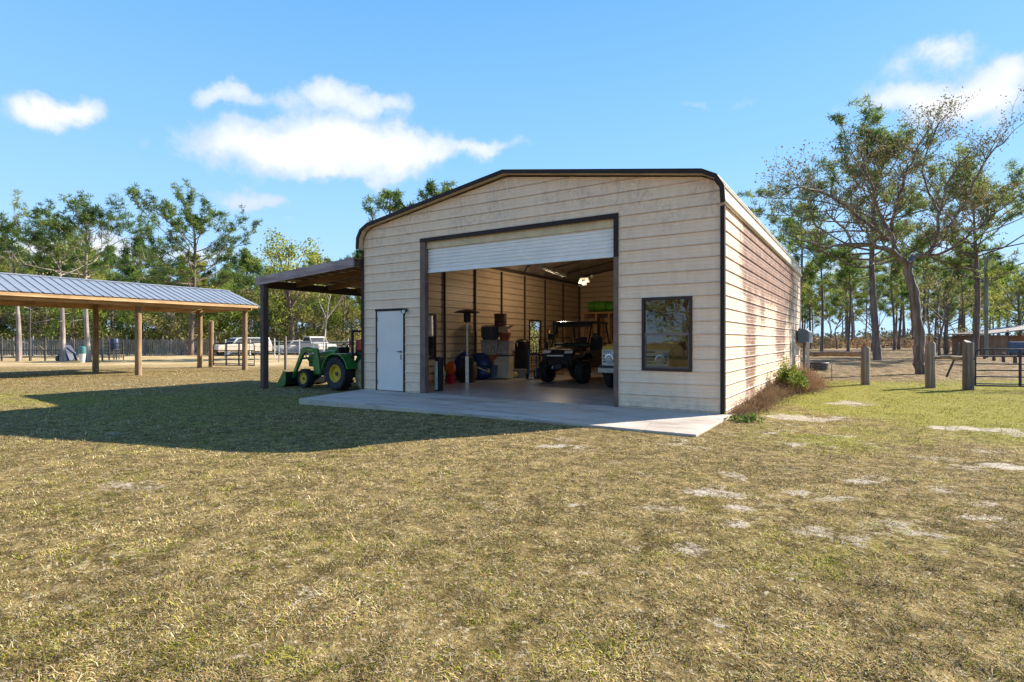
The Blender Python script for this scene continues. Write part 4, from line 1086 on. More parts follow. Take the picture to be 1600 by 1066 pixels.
# mesh wire hung below the long rail
A, B = Vector(at(1262, 560, 19.2)), Vector(at(1347, 560, 16.5)); mb = MB()
zb0 = -.02
for k in range(9):
    z = zb0+.02+k*.075; mb.tube([(A.x, A.y, z), (B.x, B.y, z)], .0022, 3, cap=False)
for k in range(41):
    p = A.lerp(B, k/40); mb.tube([(p.x, p.y, zb0), (p.x, p.y, zb0+.63)], .0018, 3, cap=False)
tag(mb.build('wire_mesh', m_galv, None), 'thin wire mesh hung under the long log rail', 'wire fence')
p = P(1299.5, 18.0); o = MB().tube([(0, 0, -.2), (0, .01, .55)], [.02, .015], 6).build('thin_stake', m_wpost, None); o.location = (p[0], p[1], -.04); tag(o, 'thin wooden stake in front of the long log rail', 'stake')

def pipe_gate(label, A, B, zb_, h, rails, uprights, r=.022, group=None, mat=None, diag=False):
    """A, B ground points; tubular farm gate with rounded top corners"""
    A, B = Vector((*A, 0)), Vector((*B, 0)); d = B-A; L = d.length; ang = math.atan2(d.y, d.x)
    T = thing('metal_gate', label, 'gate', (A.x, A.y, zb_), ang, group)
    mat = mat or m_steel; c = .13
    MB().tube([(0, 0, .12), (0, 0, h-c), (c*.3, 0, h-c*.3), (c, 0, h), (L-c, 0, h), (L-c*.3, 0, h-c*.3), (L, 0, h-c), (L, 0, .12), (0, 0, .12)], r, 8).build('frame', mat, T, smooth=60)
    for z in rails: MB().tube([(0, 0, z), (L, 0, z)], r*.8, 7).build('rail', mat, T, smooth=60)
    for f in uprights: MB().b2((L*f-r*.9, -r*1.2, .12), (L*f+r*.9, r*1.2, h)).build('upright', mat, T, smooth=0)
    for z in (.3, h-.25): MB().tube([(-.05, 0, z), (0, 0, z)], .03, 6).build('hinge', mat, T)
    return T
x0, y0 = P(1524, 14.7); x1, y1 = P(1524+1.0*0, 14.7)
g0 = P(1524, 14.75); g1 = P(1710, 14.2)
pipe_gate('dark tubular metal gate at the right edge beside the round gate post', g0, g1, gzf(*g0), 1.08, [.17, .36, .53, .70, .90], [.385, .74])
# square metal post and small awning past the garage's far corner
aw = thing('awning', 'small blue-grey metal awning on posts behind the garage\'s far right corner', 'awning', (*P(1258, 19.9), -.05), R(0))
q0 = Vector(aw.location)
for px, Z, mm_ in ((1262.5, 18.6, m_galv), (1256.5, 20.4, wood_mat('grey_post_wood', (.13, .12, .115), (.26, .24, .23), 2, .5))):
    x, y = P(px, Z); MB().b2((x-q0.x-.045, y-q0.y-.045, -.2), (x-q0.x+.045, y-q0.y+.045, 1.28 if Z < 19 else 1.28)).build('post', mm_, aw, smooth=0, bevel=.005)
x, y = P(1256.8, 19.6)
MB().prism([(-.16, 1.24), (.17, 1.24), (.17, 1.62), (.02, 1.74), (-.16, 1.74)], -.7, .9, 'Y').build('hood', M('awning_metal', (.13, .16, .19), .45, .3), aw, smooth=0, bevel=.006)
# rubber tub
x, y = P(1276, 24.5)
tb = thing('rubber_tub', 'black rubber stock tub lying on the ground behind the long log rail', 'tub', (x, y, gzf(x, y)))
MB().lathe([(.36, 0), (.42, .04), (.46, .30), (.49, .33), (.47, .35), (.43, .33), (.39, .06), (.0, .05)], (0, 0, 0), 28).build('shell', M('black_rubber', (.02, .02, .022), .6), tb)
MB().tube([(-.1, -.48, .26), (-.08, -.53, .22), (.08, -.53, .22), (.1, -.48, .26)], .02, 7).build('handle', M('black_rubber', (.02, .02, .022), .6), tb)

# electric box on the side wall
eb_ = thing('electric_meter', 'grey electric meter box with conduit on the stained side wall', 'meter box', (.035, 10.1, 1.05))
mg = M('meter_grey', (.30, .31, .31), .5, .3)
MB().b2((0, -.11, -.22), (.085, .11, .22)).build('box', mg, eb_, smooth=0, bevel=.012)
MB().lathe([(.06, .10), (.06, .115), (.05, .12)], (0, 0, .05), 16, 'X').build('meter_dial', M('meter_glass', (.5, .52, .54), .15), eb_)
MB().tube([(.07, -.02, -.28), (.07, -.02, -1.1)], .032, 10).build('conduit', mg, eb_)
MB().tube([(.05, -.30, -1.1), (.05, -.30, .50), (.05, -.28, .58), (.05, -.25, .60)], .016, 8).build('thin_conduit', mg, eb_)

# ------------------------------------------------ shrub, dry weeds
rng = np.random.default_rng(5)
sb_ = thing('green_shrub', 'bright green leafy shrub growing against the stained side wall', 'shrub', (.46, 5.55, -.05)); sb_.scale = (.62, .66, .70)
st = MB(); cs = []
for k in range(26):
    a = rng.random()*6.28; r_ = rng.random()**.6
    tip = Vector((math.cos(a)*r_*.62, math.sin(a)*r_*1.0, .35+.85*rng.random()*(1.15-r_*.6)))
    st.tube([(tip.x*.15, tip.y*.15, 0), (tip.x*.6, tip.y*.6, tip.z*.55), tip], [.014, .009, .004], 4, cap=False)
    for q in range(15): cs.append(tuple(Vector((tip.x*.6, tip.y*.6, tip.z*.5)).lerp(tip, rng.random()*1.1)+Vector(rng.normal(size=3)*.085)))
st.build('stem', m_bark_pine, sb_)
V, F_ = leaf_tris(cs, 9, .085, .042, rng, .045, .35, quad=True)
np_mesh('foliage', V, F_, leaf_mat('shrub_leaves', [(.06, .10, .015), (.16, .21, .03), (.30, .33, .06), (.42, .42, .12)], .4, 2.0), sb_)
def weeds(N, xf, yf, hf, L, W, mat, label, seed, up=1.4, n_per=5, spread=.05):
    rng = np.random.default_rng(seed); x = xf(rng, N); y = yf(rng, N); z = gz(x, y)+hf(rng, N, x, y)
    V, F_ = leaf_tris(np.c_[x, y, z], n_per, L, W, rng, spread, up)
    return tag(np_mesh('dry_weeds', V, F_, mat), label, 'weeds', kind='stuff')
m_dry = leaf_mat('dry_weed', [(.06, .035, .02), (.15, .09, .05), (.28, .19, .11), (.45, .35, .22)], .3, 2.0)
weeds(2800, lambda r, n: .12+np.abs(r.normal(size=n))*.20, lambda r, n: .15+r.random(n)**.8*7.6, lambda r, n, x, y: r.random(n)*(.03+.13*sstep(1.5, 4.5, y))*np.exp(-x*.8), .14, .008, m_dry, 'dry brown weeds and leaf litter along the foot of the side wall', 8, .8)
weeds(1500, lambda r, n: np.abs(.58+r.normal(size=n)*.24), lambda r, n: 6.5+r.normal(size=n)*.55, lambda r, n, x, y: r.random(n)*.42*np.exp(-((x-.6)/.5)**2-((y-6.5)/.9)**2), .24, .008, leaf_mat('red_weed', [(.12, .055, .03), (.25, .13, .075), (.42, .30, .18)], .3, 2.0), 'reddish brown dead weed clump beside the green shrub', 9, 1.3)
rng = np.random.default_rng(12)
x, y = G(1163, 658, -.04)
V, F_ = leaf_tris(rng.normal(size=(60, 3))*np.array([.11, .11, .015])+np.array([0, 0, .03]), 4, .07, .03, rng, .02, .5, quad=True)
o = np_mesh('small_weed', V, F_, leaf_mat('weed_leaf', [(.06, .10, .02), (.16, .22, .04)], .3, 2), None); o.location = (x, y, gzf(x, y)); tag(o, 'low green weed by the corner of the concrete pad', 'weed', kind='stuff')

# ------------------------------------------------ far left: fences, pens
m_pick = wood_mat('picket_grey', (.17, .145, .12), (.34, .295, .25), 2, .5)
m_dark = M('pen_dark', (.05, .042, .04), .6)
def fence_run(name, label, p0, p1, z, h, nposts, rails, mat, picket=None, cat='fence', group=None, r=.05, rr_=.022, wire=False):
    A, B = Vector((*p0, z)), Vector((*p1, z)); d = B-A; L = d.length; ang = math.atan2(d.y, d.x)
    T = thing(name, label, cat, A, ang, group)
    rr = random.Random(int(L*100))
    for i in range(nposts):
        x = L*i/(nposts-1); MB().tube([(x, 0, -.2), (x+rr.uniform(-.02, .02), 0, h*rr.uniform(.96, 1.1))], [r, r*.9], 7).build('post', mat, T, smooth=60)
    for q in rails: MB().tube([(0, 0, q), (L, 0, q)], rr_, 5).build('rail', mat, T, smooth=60)
    if picket:
        step, w, ph = picket; mb = MB(); x = 0
        while x < L:
            hh = ph*rr.uniform(.95, 1.04); mb.b2((x, -.012, .04), (x+w, .012, hh)); x += step*rr.uniform(.85, 1.2)
        mb.build('pickets', m_pick, T, smooth=0)
    if wire:
        mb = MB(); z_ = .08
        while z_ < h-.05: mb.tube([(0, 0, z_), (L, 0, z_)], .004, 3, cap=False); z_ += .15
        k = 0
        while k*.2 < L: mb.tube([(k*.2, 0, .05), (k*.2, 0, h-.08)], .003, 3, cap=False); k += 1
        mb.build('wire_mesh', m_galv, T, smooth=0)
    return T
gz0 = -.16
fence_run('picket_fence', 'grey weathered picket fence across the far side of the left paddock', P(-40, 50), P(338, 53), gz0, 1.75, 14, [.5, 1.3], m_pick, (.17, .11, 1.5), r=.07)
fence_run('pipe_fence', 'dark pipe paddock fence behind the pale pine trunks on the left', P(-20, 38.5), P(160, 39), gz0, 1.55, 9, [.75, .25], m_dark, r=.06)
fence_run('wire_fence', 'pale wire fence behind the tractor, in front of the parked vehicles', P(436, 37.5), P(700, 37.5), gz0, 1.25, 6, [1.2, .65], m_galv, r=.045, wire=True)
fence_run('rail_fence', 'white wire and post fence further back behind the metal pipe gate', P(352, 45), P(620, 45.5), gz0, 1.5, 8, [1.35, .9, .45], M('fence_white', (.62, .60, .56), .6), r=.05, rr_=.02)
wpost(446, 27.0, 1.62, .065, 'thin dark post between the lean-to and the tractor loader', None, mat=wood_mat('dark_weathered_post', (.10, .08, .065), (.25, .20, .155), 2, .5))
wpost(330, 29.8, 2.45, .135, 'free-standing cut-off round post beyond the pole barn, holding the pipe gate', None, mat=m_log, cat='post')
pipe_gate('dark pipe paddock gate between the cut-off post and the last barn post', P(333.5, 29.6), P(397.5, 29.0), gz0, 1.28, [.2, .42, .65, .9], [.32, .63], r=.03)
# livestock chute and drum near the pens
def blue_bits():
    x, y = P(178, 41)
    T = thing('feed_barrel', 'dark blue barrel standing on a rack by the pens', 'barrel', (x, y, gz0), .3)
    MB().lathe([(.27, .75), (.30, .8), (.30, 1.1), (.31, 1.15), (.30, 1.2), (.30, 1.5), (.27, 1.55)], (0, 0, 0), 18).build('drum', M('blue_plastic', (.02, .035, .09), .45), T)
    for sx_ in (-.22, .22):
        for sy_ in (-.22, .22): MB().tube([(sx_, sy_, 0), (sx_, sy_, .75)], .03, 6).build('leg', m_dark, T)
    MB().b2((-.3, -.3, .72), (.3, .3, .75)).build('shelf', m_dark, T, smooth=0)
    x, y = P(105, 38.6)
    T = thing('covered_machine', 'small machine under a dark blue cover beside the pine trunk', 'machine', (x, y, gz0), .2)
    MB().add([(-.55, -.4, 0), (.55, -.4, 0), (.55, .4, 0), (-.55, .4, 0), (-.35, -.3, .75), (.0, -.25, 1.15), (.0, .25, 1.15), (-.35, .3, .75), (.45, -.32, .5), (.45, .32, .5)],
             [(0, 3, 2, 1), (0, 1, 8, 5, 4), (3, 7, 6, 9, 2), (4, 5, 6, 7), (5, 8, 9, 6), (1, 2, 9, 8), (0, 4, 7, 3)]).build('cover', M('navy_cover', (.015, .025, .06), .5), T, smooth=0, bevel=.05)
    for sx_ in (-.35, .35): MB().lathe([(.16, -.46), (.19, -.44), (.19, -.36), (.16, -.34)], (sx_, 0, .17), 16, 'Y').build('wheel', M('black_rubber', (.02, .02, .022), .6), T)
    x, y = P(137, 36.0)
    T = thing('feed_bucket', 'white and teal bucket set at the foot of the pale pine', 'bucket', (x+.15, y-.35, gz0))
    MB().lathe([(.14, 0), (.19, .55), (.2, .57), (.18, .57), (.13, .04), (0, .03)], (0, 0, 0), 18).build('body', M('white_plastic', (.62, .62, .58), .5), T)
    MB().lathe([(.2, .575), (.21, .62), (.20, 1.0), (.14, 1.05)], (0, 0, 0), 18).build('upper_bucket', M('teal_plastic', (.04, .16, .16), .5), T)
    fence_run('pen_panel', 'dark livestock pen panel beside the blue barrel', P(160, 40), P(193, 40.2), gz0, 1.45, 4, [.2, .45, .7, .95, 1.2], m_dark, r=.04)
blue_bits()
rail('pole', 'tall thin dark utility pole rising behind the pens at far left', (*P(46.5, 38.2), gz0-.2), (*P(46.5, 38.2), gz0+4.6), .05, 'pole', mat=m_dark, wob=0)
rail('fallen_branch', 'pale bent dead branch leaning over the pens at far left', at(28, 529, 42), at(69, 543, 42), .035, 'branch', mat=m_bark_pale, wob=.25)

# right: posts, utility pole, brown shed
rail('utility_pole', 'straight grey-green pole standing right of the gate post, before the shed', (*P(1541, 41), -.3), (*P(1541, 41), H(402, 41)), .13, 'pole', mat=wood_mat('grey_pole', (.13, .13, .11), (.25, .25, .21), 2, .4), wob=0)
gp = 'slim posts of the far row behind the short rail'
dsc = ['slim orange-brown post, {} from the oak in the far row']
for i, (px, y_, hh) in enumerate(((1463, 551, 19), (1469, 551, 18), (1478, 552, 20), (1482.5, 552, 20), (1490, 554, 19), (1498, 555, 20), (1506, 552, 18))):
    Z = 1150/(y_-531.5); wpost(px, Z, hh/F*Z, .09 if i in (2, 3) else .06, 'slim wooden post, %s from the oak in the row behind the short rail' % ORD[i], gp, mat=wood_mat('orange_post', (.24, .13, .07), (.42, .25, .14), 2, .5) if i in (0, 2, 3) else m_wpost)
gq = 'dark stub posts seen through the metal gate'
for i, (px, y_, hh) in enumerate(((1538.5, 561, 14), (1553, 564, 16), (1568, 566, 14), (1586, 570, 18))):
    Z = 1150/(y_-531.5); wpost(px, Z, hh/F*Z, .09, 'dark stub post seen through the metal gate, %s from the gate post' % ORD[i], gq, mat=m_dkpost)
m_shed = wood_mat('shed_boards', (.20, .095, .05), (.34, .18, .10), 2, .3)
Zs_ = 48
sh = thing('open_shed', 'low brown board shed with open front and flat sloping roof at the right edge', 'shed', (*P(1562, Zs_), -.04), R(32.69))
MB().b2((-.9, 0, 0), (.7, .06, 1.75)).build('front_panel', m_shed, sh, smooth=0)
MB().b2((-.9, 3.9, 0), (6.5, 4.0, 1.75)).build('back_wall', m_shed, sh, smooth=0)
MB().b2((-.96, 0.02, 0), (-.9, 4.0, 1.72)).build('side_wall', m_shed, sh, smooth=0)
MB().prism([(-1.3, 1.80), (6.8, 2.75), (6.8, 2.85), (-1.3, 1.90)], -.5, 4.3, 'Y').build('roof', M('shed_roof', (.20, .16, .14), .6, .2), sh, smooth=0)
for xx in (.7, 3.2, 5.8): MB().b2((xx, .01, 0), (xx+.12, .13, 2.2)).build('post', m_dkpost, sh, smooth=0)
x, y = P(1592, 44)
MB_ = MB().b2((-.6, -.35, 0), (.6, .35, .95)); o = MB_.build('blue_tarp_bale', M('blue_tarp', (.05, .09, .17), .5, bump=.4, bs=6, bd=.05), None, smooth=0, bevel=.08); o.location = (x, y, .25-.04+.0); tag(o, 'slate blue covered bin in front of the brown shed', 'bin')
for s in (1,): 
    b2_ = MB().b2((-.62, -.37, 0), (.62, .37, .25)).build('bin_stand', m_dkpost, o, smooth=0); b2_.location = (0, 0, -.252)
# ------------------------------------------------ vehicles
m_tyre = M('tyre_rubber', (.018, .018, .020), .75, 0, .2)
m_yel = M('wheel_yellow', (.62, .42, .02), .45, dirt=(.25, .2, .1), dirt_a=.4)
m_grn = M('tractor_green', (.014, .15, .022), .35, 0, .15, coat=.2, dirt=(.10, .12, .07), dirt_a=.35, ds=5)
m_blk = M('black_plastic', (.012, .012, .013), .5)
m_dkmetal = M('dark_metal', (.05, .05, .05), .45, .5)
m_chr = M('bright_metal', (.62, .62, .62), .2, 1)
def tyre(name, c, R_, w_, rim_r, parent, ax='Y', lug=0, rim_mat=None, side=-1, dish=.5):
    """wheel with axle along ax at c; returns the tyre part with rim and hub as its pieces"""
    n = 40; h = w_/2; sh = R_-rim_r
    prof = [(rim_r, -h*.78), (rim_r+sh*.25, -h*.95), (rim_r+sh*.7, -h), (R_-.012, -h*.82), (R_, -h*.55), (R_, h*.55), (R_-.012, h*.82), (rim_r+sh*.7, h), (rim_r+sh*.25, h*.95), (rim_r, h*.78)]
    if lug: prof = [(min(r, R_-.035*R_/.5) if r > R_-.02 else r, q) for r, q in prof]
    wh = bpy.data.objects.new(name, None) if False else None
    mb = MB(); mb.lathe(prof, (0, 0, 0), n, ax, cap=False)
    if lug:
        for k in range(lug):
            for s_ in (-1, 1):
                t0 = 2*math.pi*(k+(.25 if s_ > 0 else -.25))/lug
                vs = []
                for (q, dt, r) in ((.0, .0, 1), (1, .32, 1), (.0, .0, 0), (1, .32, 0)):
                    for e in (-.055, .055):
                        tt_ = t0+dt*(14/lug)*.9+e*(18/lug); rr = (R_ if r else R_-.10*R_)*(1 if q == 0 or not r else .985)
                        yy = s_*(h*.02+q*h*1.0); vs.append((rr*math.cos(tt_), yy, rr*math.sin(tt_)))
                if ax == 'X': vs = [(b, a, c_) for a, b, c_ in vs]
                mb.add(vs, [(0, 1, 3, 2), (4, 6, 7, 5), (0, 2, 6, 4), (1, 5, 7, 3), (2, 3, 7, 6), (0, 4, 5, 1)])
    t_ = mb.build(name, m_tyre, parent, smooth=30); t_.location = c
    f = side*h
    rm = MB(); rm.lathe([(rim_r*1.03, f*.80), (rim_r*.99, f*.92), (rim_r*.93, f*.90), (rim_r*.88, f*(.9-dish)), (rim_r*.45, f*(.85-dish)), (rim_r*.40, f*(.98-dish)), (rim_r*.0, f*(.98-dish))], (0, 0, 0), 32, ax, cap=False)
    rm.lathe([(rim_r*1.02, -f*.75), (rim_r*.5, -f*.3), (0.01, -f*.3)], (0, 0, 0), 24, ax, cap=False)
    r_ = rm.build('rim', rim_mat or m_yel, t_, smooth=30)
    hb = MB(); hb.lathe([(rim_r*.26, f*(.9-dish)), (rim_r*.26, f*(1.1-dish)), (rim_r*.16, f*(1.18-dish))], (0, 0, 0), 14, ax)
    hb.build('hub', m_dkmetal, t_, smooth=30)
    return t_
# tractor, front towards -x
GT = -.15
T = thing('tractor', 'green compact tractor with yellow wheels and front loader under the lean-to', 'tractor', (-10.5, 1.02, GT), R(-3))
# local frame: +x backwards, wheels near side at y=-.65
RR, FR = .49, .29
for s_ in (-1, 1):
    tyre('rear_wheel', (0, s_*.56, RR), RR, .34, .245, T, lug=16, side=s_)
    tyre('front_wheel', (-1.6, s_*.56, FR), FR, .22, .165, T, lug=18, side=s_, dish=.35)
# body
MB().prism([(-1.95, .62), (-1.97, .92), (-1.9, 1.02), (-1.0, 1.12), (-.62, 1.14), (-.62, .62)], -.24, .24, 'Y').build('hood', m_grn, T, smooth=0, bevel=.035)
MB().b2((-1.985, -.2, .64), (-1.955, .2, .92)).build('grille', m_blk, T, smooth=0)
MB().b2((-1.75, -.2, .36), (.25, .2, .62)).build('chassis', m_dkmetal, T, smooth=0, bevel=.02)
MB().b2((-1.45, -.2425, .70), (-.75, -.2405, .86)).build('side_decal_band', m_blk, T, smooth=0)
MB().b2((-1.35, -.246, .925), (-.85, -.243, .955)).build('yellow_stripe', m_yel, T, smooth=0)
MB().b2((-.62, -.42, .60), (.15, .42, .66)).build('platform', m_dkmetal, T, smooth=0, bevel=.01)
MB().prism([(-.62, .66), (-.62, 1.2), (-.52, 1.24), (-.46, .66)], -.2, .2, 'Y').build('dash', m_blk, T, smooth=0, bevel=.02)
for s_ in (-1, 1):
    arc = [(math.cos(t_), math.sin(t_)) for t_ in [math.pi*(.92-.84*k/10) for k in range(11)]]
    o_ = [(.60*a_, .49+.60*b_) for a_, b_ in arc]; i_ = [(.56*a_, .49+.56*b_) for a_, b_ in arc]
    o_ = [(a_, min(b_, 1.06)) for a_, b_ in o_]; i_ = [(a_, min(b_, 1.02)) for a_, b_ in i_]
    mb = MB(); ya, yb = (s_*.38, s_*.74) if s_ > 0 else (-.74, -.38); nA = len(o_)
    strip_v = [(x, ya, z) for x, z in o_]+[(x, ya, z) for x, z in i_]+[(x, yb, z) for x, z in o_]+[(x, yb, z) for x, z in i_]
    fs = []
    for i in range(nA-1): fs += [(i, i+1, nA+i+1, nA+i), (2*nA+i, 3*nA+i, 3*nA+i+1, 2*nA+i+1), (i, 2*nA+i, 2*nA+i+1, i+1), (nA+i, nA+i+1, 3*nA+i+1, 3*nA+i)]
    fs += [(0, nA, 3*nA, 2*nA), (nA-1, 3*nA-1, 4*nA-1, 2*nA-1)]
    mb.add(strip_v, fs); fn = mb.build('fender', m_grn, T, smooth=30, bevel=.01)
    MB().b2((-.40, s_*.38-.015, .62), (.42, s_*.38+.015, 1.03)).build('inner_panel', m_grn, fn, smooth=0)
seat = MB().b2((-.12, -.22, .98), (.30, .22, 1.08)).build('seat', m_blk, T, smooth=0, bevel=.04)
MB().box((.30, 0, 1.26), (.09, .42, .40), ry=R(8)).build('backrest', m_blk, seat, smooth=0, bevel=.04)
sw = MB(); n = 20; pts = [(-.34+.17*math.cos(2*math.pi*k/n)*.85, .19*math.sin(2*math.pi*k/n), 1.30+.17*math.cos(2*math.pi*k/n)*.5) for k in range(n+1)]
sw.tube(pts, .014, 6, cap=False); sw.tube([(-.34-.14, 0, 1.22), (-.34+.14, 0, 1.38)], .01, 5); sw.tube([(-.34, -.18, 1.3), (-.34, .18, 1.3)], .01, 5)
sto = sw.build('steering_wheel', m_blk, T); MB().tube([(-.34, 0, 1.3), (-.48, 0, 1.1)], .02, 6).build('column', m_blk, sto)
# roll bar, folded at shoulder height
for s_ in (-1, 1): MB().b2((.36, s_*.42-.03, .9), (.43, s_*.42+.03, 1.72)).build('roll_bar', m_blk, T, smooth=0, bevel=.008)
MB().b2((.36, -.42, 1.66), (.43, .42, 1.72)).build('roll_bar', m_blk, T, smooth=0, bevel=.008)
MB().b2((.28, -.46, 1.28), (.35, -.36, 1.42)).build('tail_light', M('red_lens', (.35, .01, .01), .2), T, smooth=0, bevel=.01)
MB().tube([(.33, -.36, 1.5), (.31, -.36, .95)], .012, 6).build('grab_handle', m_chr, T)
# loader
for s_ in (-1, 1):
    y = s_*.46
    tw = MB(); tw.prism([(-1.28, .42), (-1.36, .75), (-1.30, 1.16), (-1.14, 1.18), (-1.06, .85), (-.98, .44)], y-.035, y+.035, 'Y').build('loader_post', m_grn, T, smooth=0, bevel=.006)
    arm = MB()
    top = [(-1.20, 1.19), (-1.62, 1.24), (-1.86, 1.22), (-1.97, 1.10), (-2.45, .30), (-2.36, .26), (-1.86, 1.00), (-1.74, 1.07), (-1.20, 1.06)]
    arm.prism(top, y-.04, y+.04, 'Y'); ao = arm.build('loader_arm', m_grn, T, smooth=0, bevel=.008)
    MB().b2((-1.62, y-.0425 if s_ < 0 else y+.0405, 1.135), (-1.36, y-.0405 if s_ < 0 else y+.0425, 1.155)).build('arm_decal', m_yel, ao, smooth=0)
    cy = MB(); cy.tube([(-1.30, y, .62), (-1.62, y, .85)], .028, 8); cy.tube([(-1.62, y, .85), (-1.84, y, 1.03)], .015, 8); cy.build('lift_cylinder', m_dkmetal, T)
    cy = MB(); cy.tube([(-1.88, y, 1.14), (-2.15, y-.0, .78)], .024, 8); cy.tube([(-2.15, y, .78), (-2.42, y, .42)], .012, 8); cy.build('bucket_cylinder', m_chr, T)
MB().tube([(-2.0, -.46, .88), (-2.0, .46, .88)], .035, 8).build('cross_tube', m_grn, T)
bk = MB(); prof = [(-2.86, .03), (-2.55, .01), (-2.42, .08), (-2.38, .25), (-2.42, .46)]
A_ = prof; B_ = [(-2.86, .05), (-2.56, .03), (-2.45, .095), (-2.41, .25), (-2.45, .46)]
n = len(A_); vs = [(x, -.72, z) for x, z in A_]+[(x, -.72, z) for x, z in B_]+[(x, .72, z) for x, z in A_]+[(x, .72, z) for x, z in B_]; fs = []
for i in range(n-1): fs += [(i, i+1, n+i+1, n+i), (2*n+i, 3*n+i, 3*n+i+1, 2*n+i+1), (i, 2*n+i, 2*n+i+1, i+1), (n+i, n+i+1, 3*n+i+1, 3*n+i)]
fs += [(0, n, 3*n, 2*n), (n-1, 3*n-1, 4*n-1, 2*n-1)]
bk.add(vs, fs); bko = bk.build('bucket', m_blk, T, smooth=0)
for s_ in (-1, 1):
    MB().prism([(-2.86, .02), (-2.55, .0), (-2.41, .07), (-2.37, .25), (-2.41, .48), (-2.50, .50), (-2.80, .14)], s_*.73-.012, s_*.73+.012, 'Y').build('side_plate', m_grn, bko, smooth=0)
MB().tube([(-1.0, -.28, 1.12), (-1.0, -.28, 1.35)], .02, 8).build('exhaust', m_dkmetal, T)

# things behind the tractor
hb = thing('hay_roll', 'round tan hay roll standing on edge between the tractor and the garage', 'hay roll', (-9.67, .86, GT), R(0))
MB().lathe([(.02, -.22), (.42, -.22), (.475, -.18), (.48, 0), (.475, .18), (.42, .22), (.02, .22)], (0, 0, .475), 36, 'Y', cap=True).build('bale', M('hay', (.36, .28, .15), .95, 0, .3, vs=8, bump=.8, bs=40, bd=.02), hb)
MB().lathe([(.483, -.10), (.487, -.095), (.483, -.09)], (0, 0, .475), 32, 'Y', cap=False).build('twine', M('twine', (.5, .4, .2), .8), hb)
MB().prism([(.46, 1.12), (.98, 1.12), (1.02, 1.38), (.92, 1.50), (.50, 1.46)], -.34, .30, 'Y').build('rear_box', M('machine_red', (.45, .012, .015), .35), T, smooth=0, bevel=.05)
MB().b2((.44, -.30, .98), (.96, .28, 1.12)).build('rear_box_base', m_blk, T, smooth=0, bevel=.02)

# ---------------- side-by-side utility vehicle
U = thing('utility_vehicle', 'black side-by-side utility vehicle with roof and knobbly tyres inside the garage', 'utility vehicle', (-5.57, 4.77, 0))
# local: front at -y
m_ub = M('utv_black', (.022, .022, .024), .35, 0, .2, coat=.4)
for s_ in (-1, 1):
    tyre('front_wheel', (s_*.60, 0, .345), .345, .25, .18, U, 'X', lug=16, rim_mat=m_dkmetal, side=s_, dish=.3)
    tyre('rear_wheel', (s_*.60, 2.05, .345), .345, .28, .18, U, 'X', lug=16, rim_mat=m_dkmetal, side=s_, dish=.3)
MB().prism([(-.42, .52), (-.50, .78), (-.36, 1.02), (.35, 1.12), (.35, .5)], -.46, .46, 'X', tp=None).build('hood', m_ub, U, smooth=0, bevel=.05)
MB().b2((-.42, .3, .42), (.42, 2.3, .60)).build('floor_pan', m_ub, U, smooth=0, bevel=.02)
for s_ in (-1, 1):
    MB().prism([(-.36, .80), (-.30, .92), (.05, 1.0), (.40, .98), (.46, .72), (.40, .72), (.30, .88), (-.02, .90), (-.26, .80)], s_*.46 if s_ > 0 else -.74, .74 if s_ > 0 else -.46, 'X').build('fender', m_ub, U, smooth=0, bevel=.015)
    MB().prism([(-.515, .90), (-.44, .975), (-.36, .985), (-.42, .91)], s_*.24 if s_ > 0 else -.48, .48 if s_ > 0 else -.24, 'X').build('headlight', M('lens_clear', (.75, .76, .78), .1), U, smooth=0, bevel=.01)
    MB().b2((s_*.60-.07, -.36, .87), (s_*.60+.07, -.345, .90)).build('marker_light', M('amber_lens', (.7, .3, .05), .2), U, smooth=0)
    for za, zb3 in ((.30, .40), (.44, .52)):
        MB().tube([(s_*.18, -.05, zb3), (s_*.5, 0, za)], .02, 6).build('suspension_arm', m_dkmetal, U)
        MB().tube([(s_*.18, .18, zb3), (s_*.5, 0, za)], .02, 6).build('suspension_arm', m_dkmetal, U)
    sh_ = MB(); sh_.tube([(s_*.28, -.02, .86), (s_*.42, -.02, .42)], .035, 8); sh_.build('shock_absorber', m_chr if s_ < 0 else m_dkmetal, U)
    MB().tube([(s_*.62, .30, 1.05), (s_*.60, .62, 1.80), (s_*.58, 1.75, 1.84), (s_*.62, 2.0, 1.05), (s_*.62, 2.1, .60)], .028, 8).build('cage_tube', m_blk, U, smooth=60)
    MB().prism([(.36, .48), (.36, .98), (1.55, .98), (1.75, .48)], s_*.60 if s_ > 0 else -.64, .64 if s_ > 0 else -.60, 'X').build('door', m_ub, U, smooth=0, bevel=.01)
    MB().b2((s_*.78-.09, .52, 1.30), (s_*.78+.09, .57, 1.50)).build('mirror', m_blk, U, smooth=0, bevel=.02)
    st_ = MB().b2((s_*.28-.22, 1.25, .70), (s_*.28+.22, 1.65, .86)).build('seat', m_blk, U, smooth=0, bevel=.04)
    MB().box((s_*.28, 1.68, 1.12), (.42, .10, .55), rx=R(-10)).build('backrest', m_blk, st_, smooth=0, bevel=.04)
MB().b2((-.63, .55, 1.80), (.63, 1.85, 1.875)).build('roof', m_ub, U, smooth=0, bevel=.03)
MB().b2((-.60, .60, 1.70), (.60, .66, 1.80)).build('visor', m_blk, U, smooth=0, bevel=.01)
MB().b2((-.58, .40, 1.06), (.58, .60, 1.20)).build('dashboard', m_blk, U, smooth=0, bevel=.03)
MB().b2((-.30, -.56, .81), (.24, -.53, .85)).build('light_bar', M('light_bar', (.85, .85, .85), .2), U, smooth=0, bevel=.006)
MB().b2((-.14, -.50, .42), (.14, -.36, .60)).build('winch', m_dkmetal, U, smooth=0, bevel=.02)
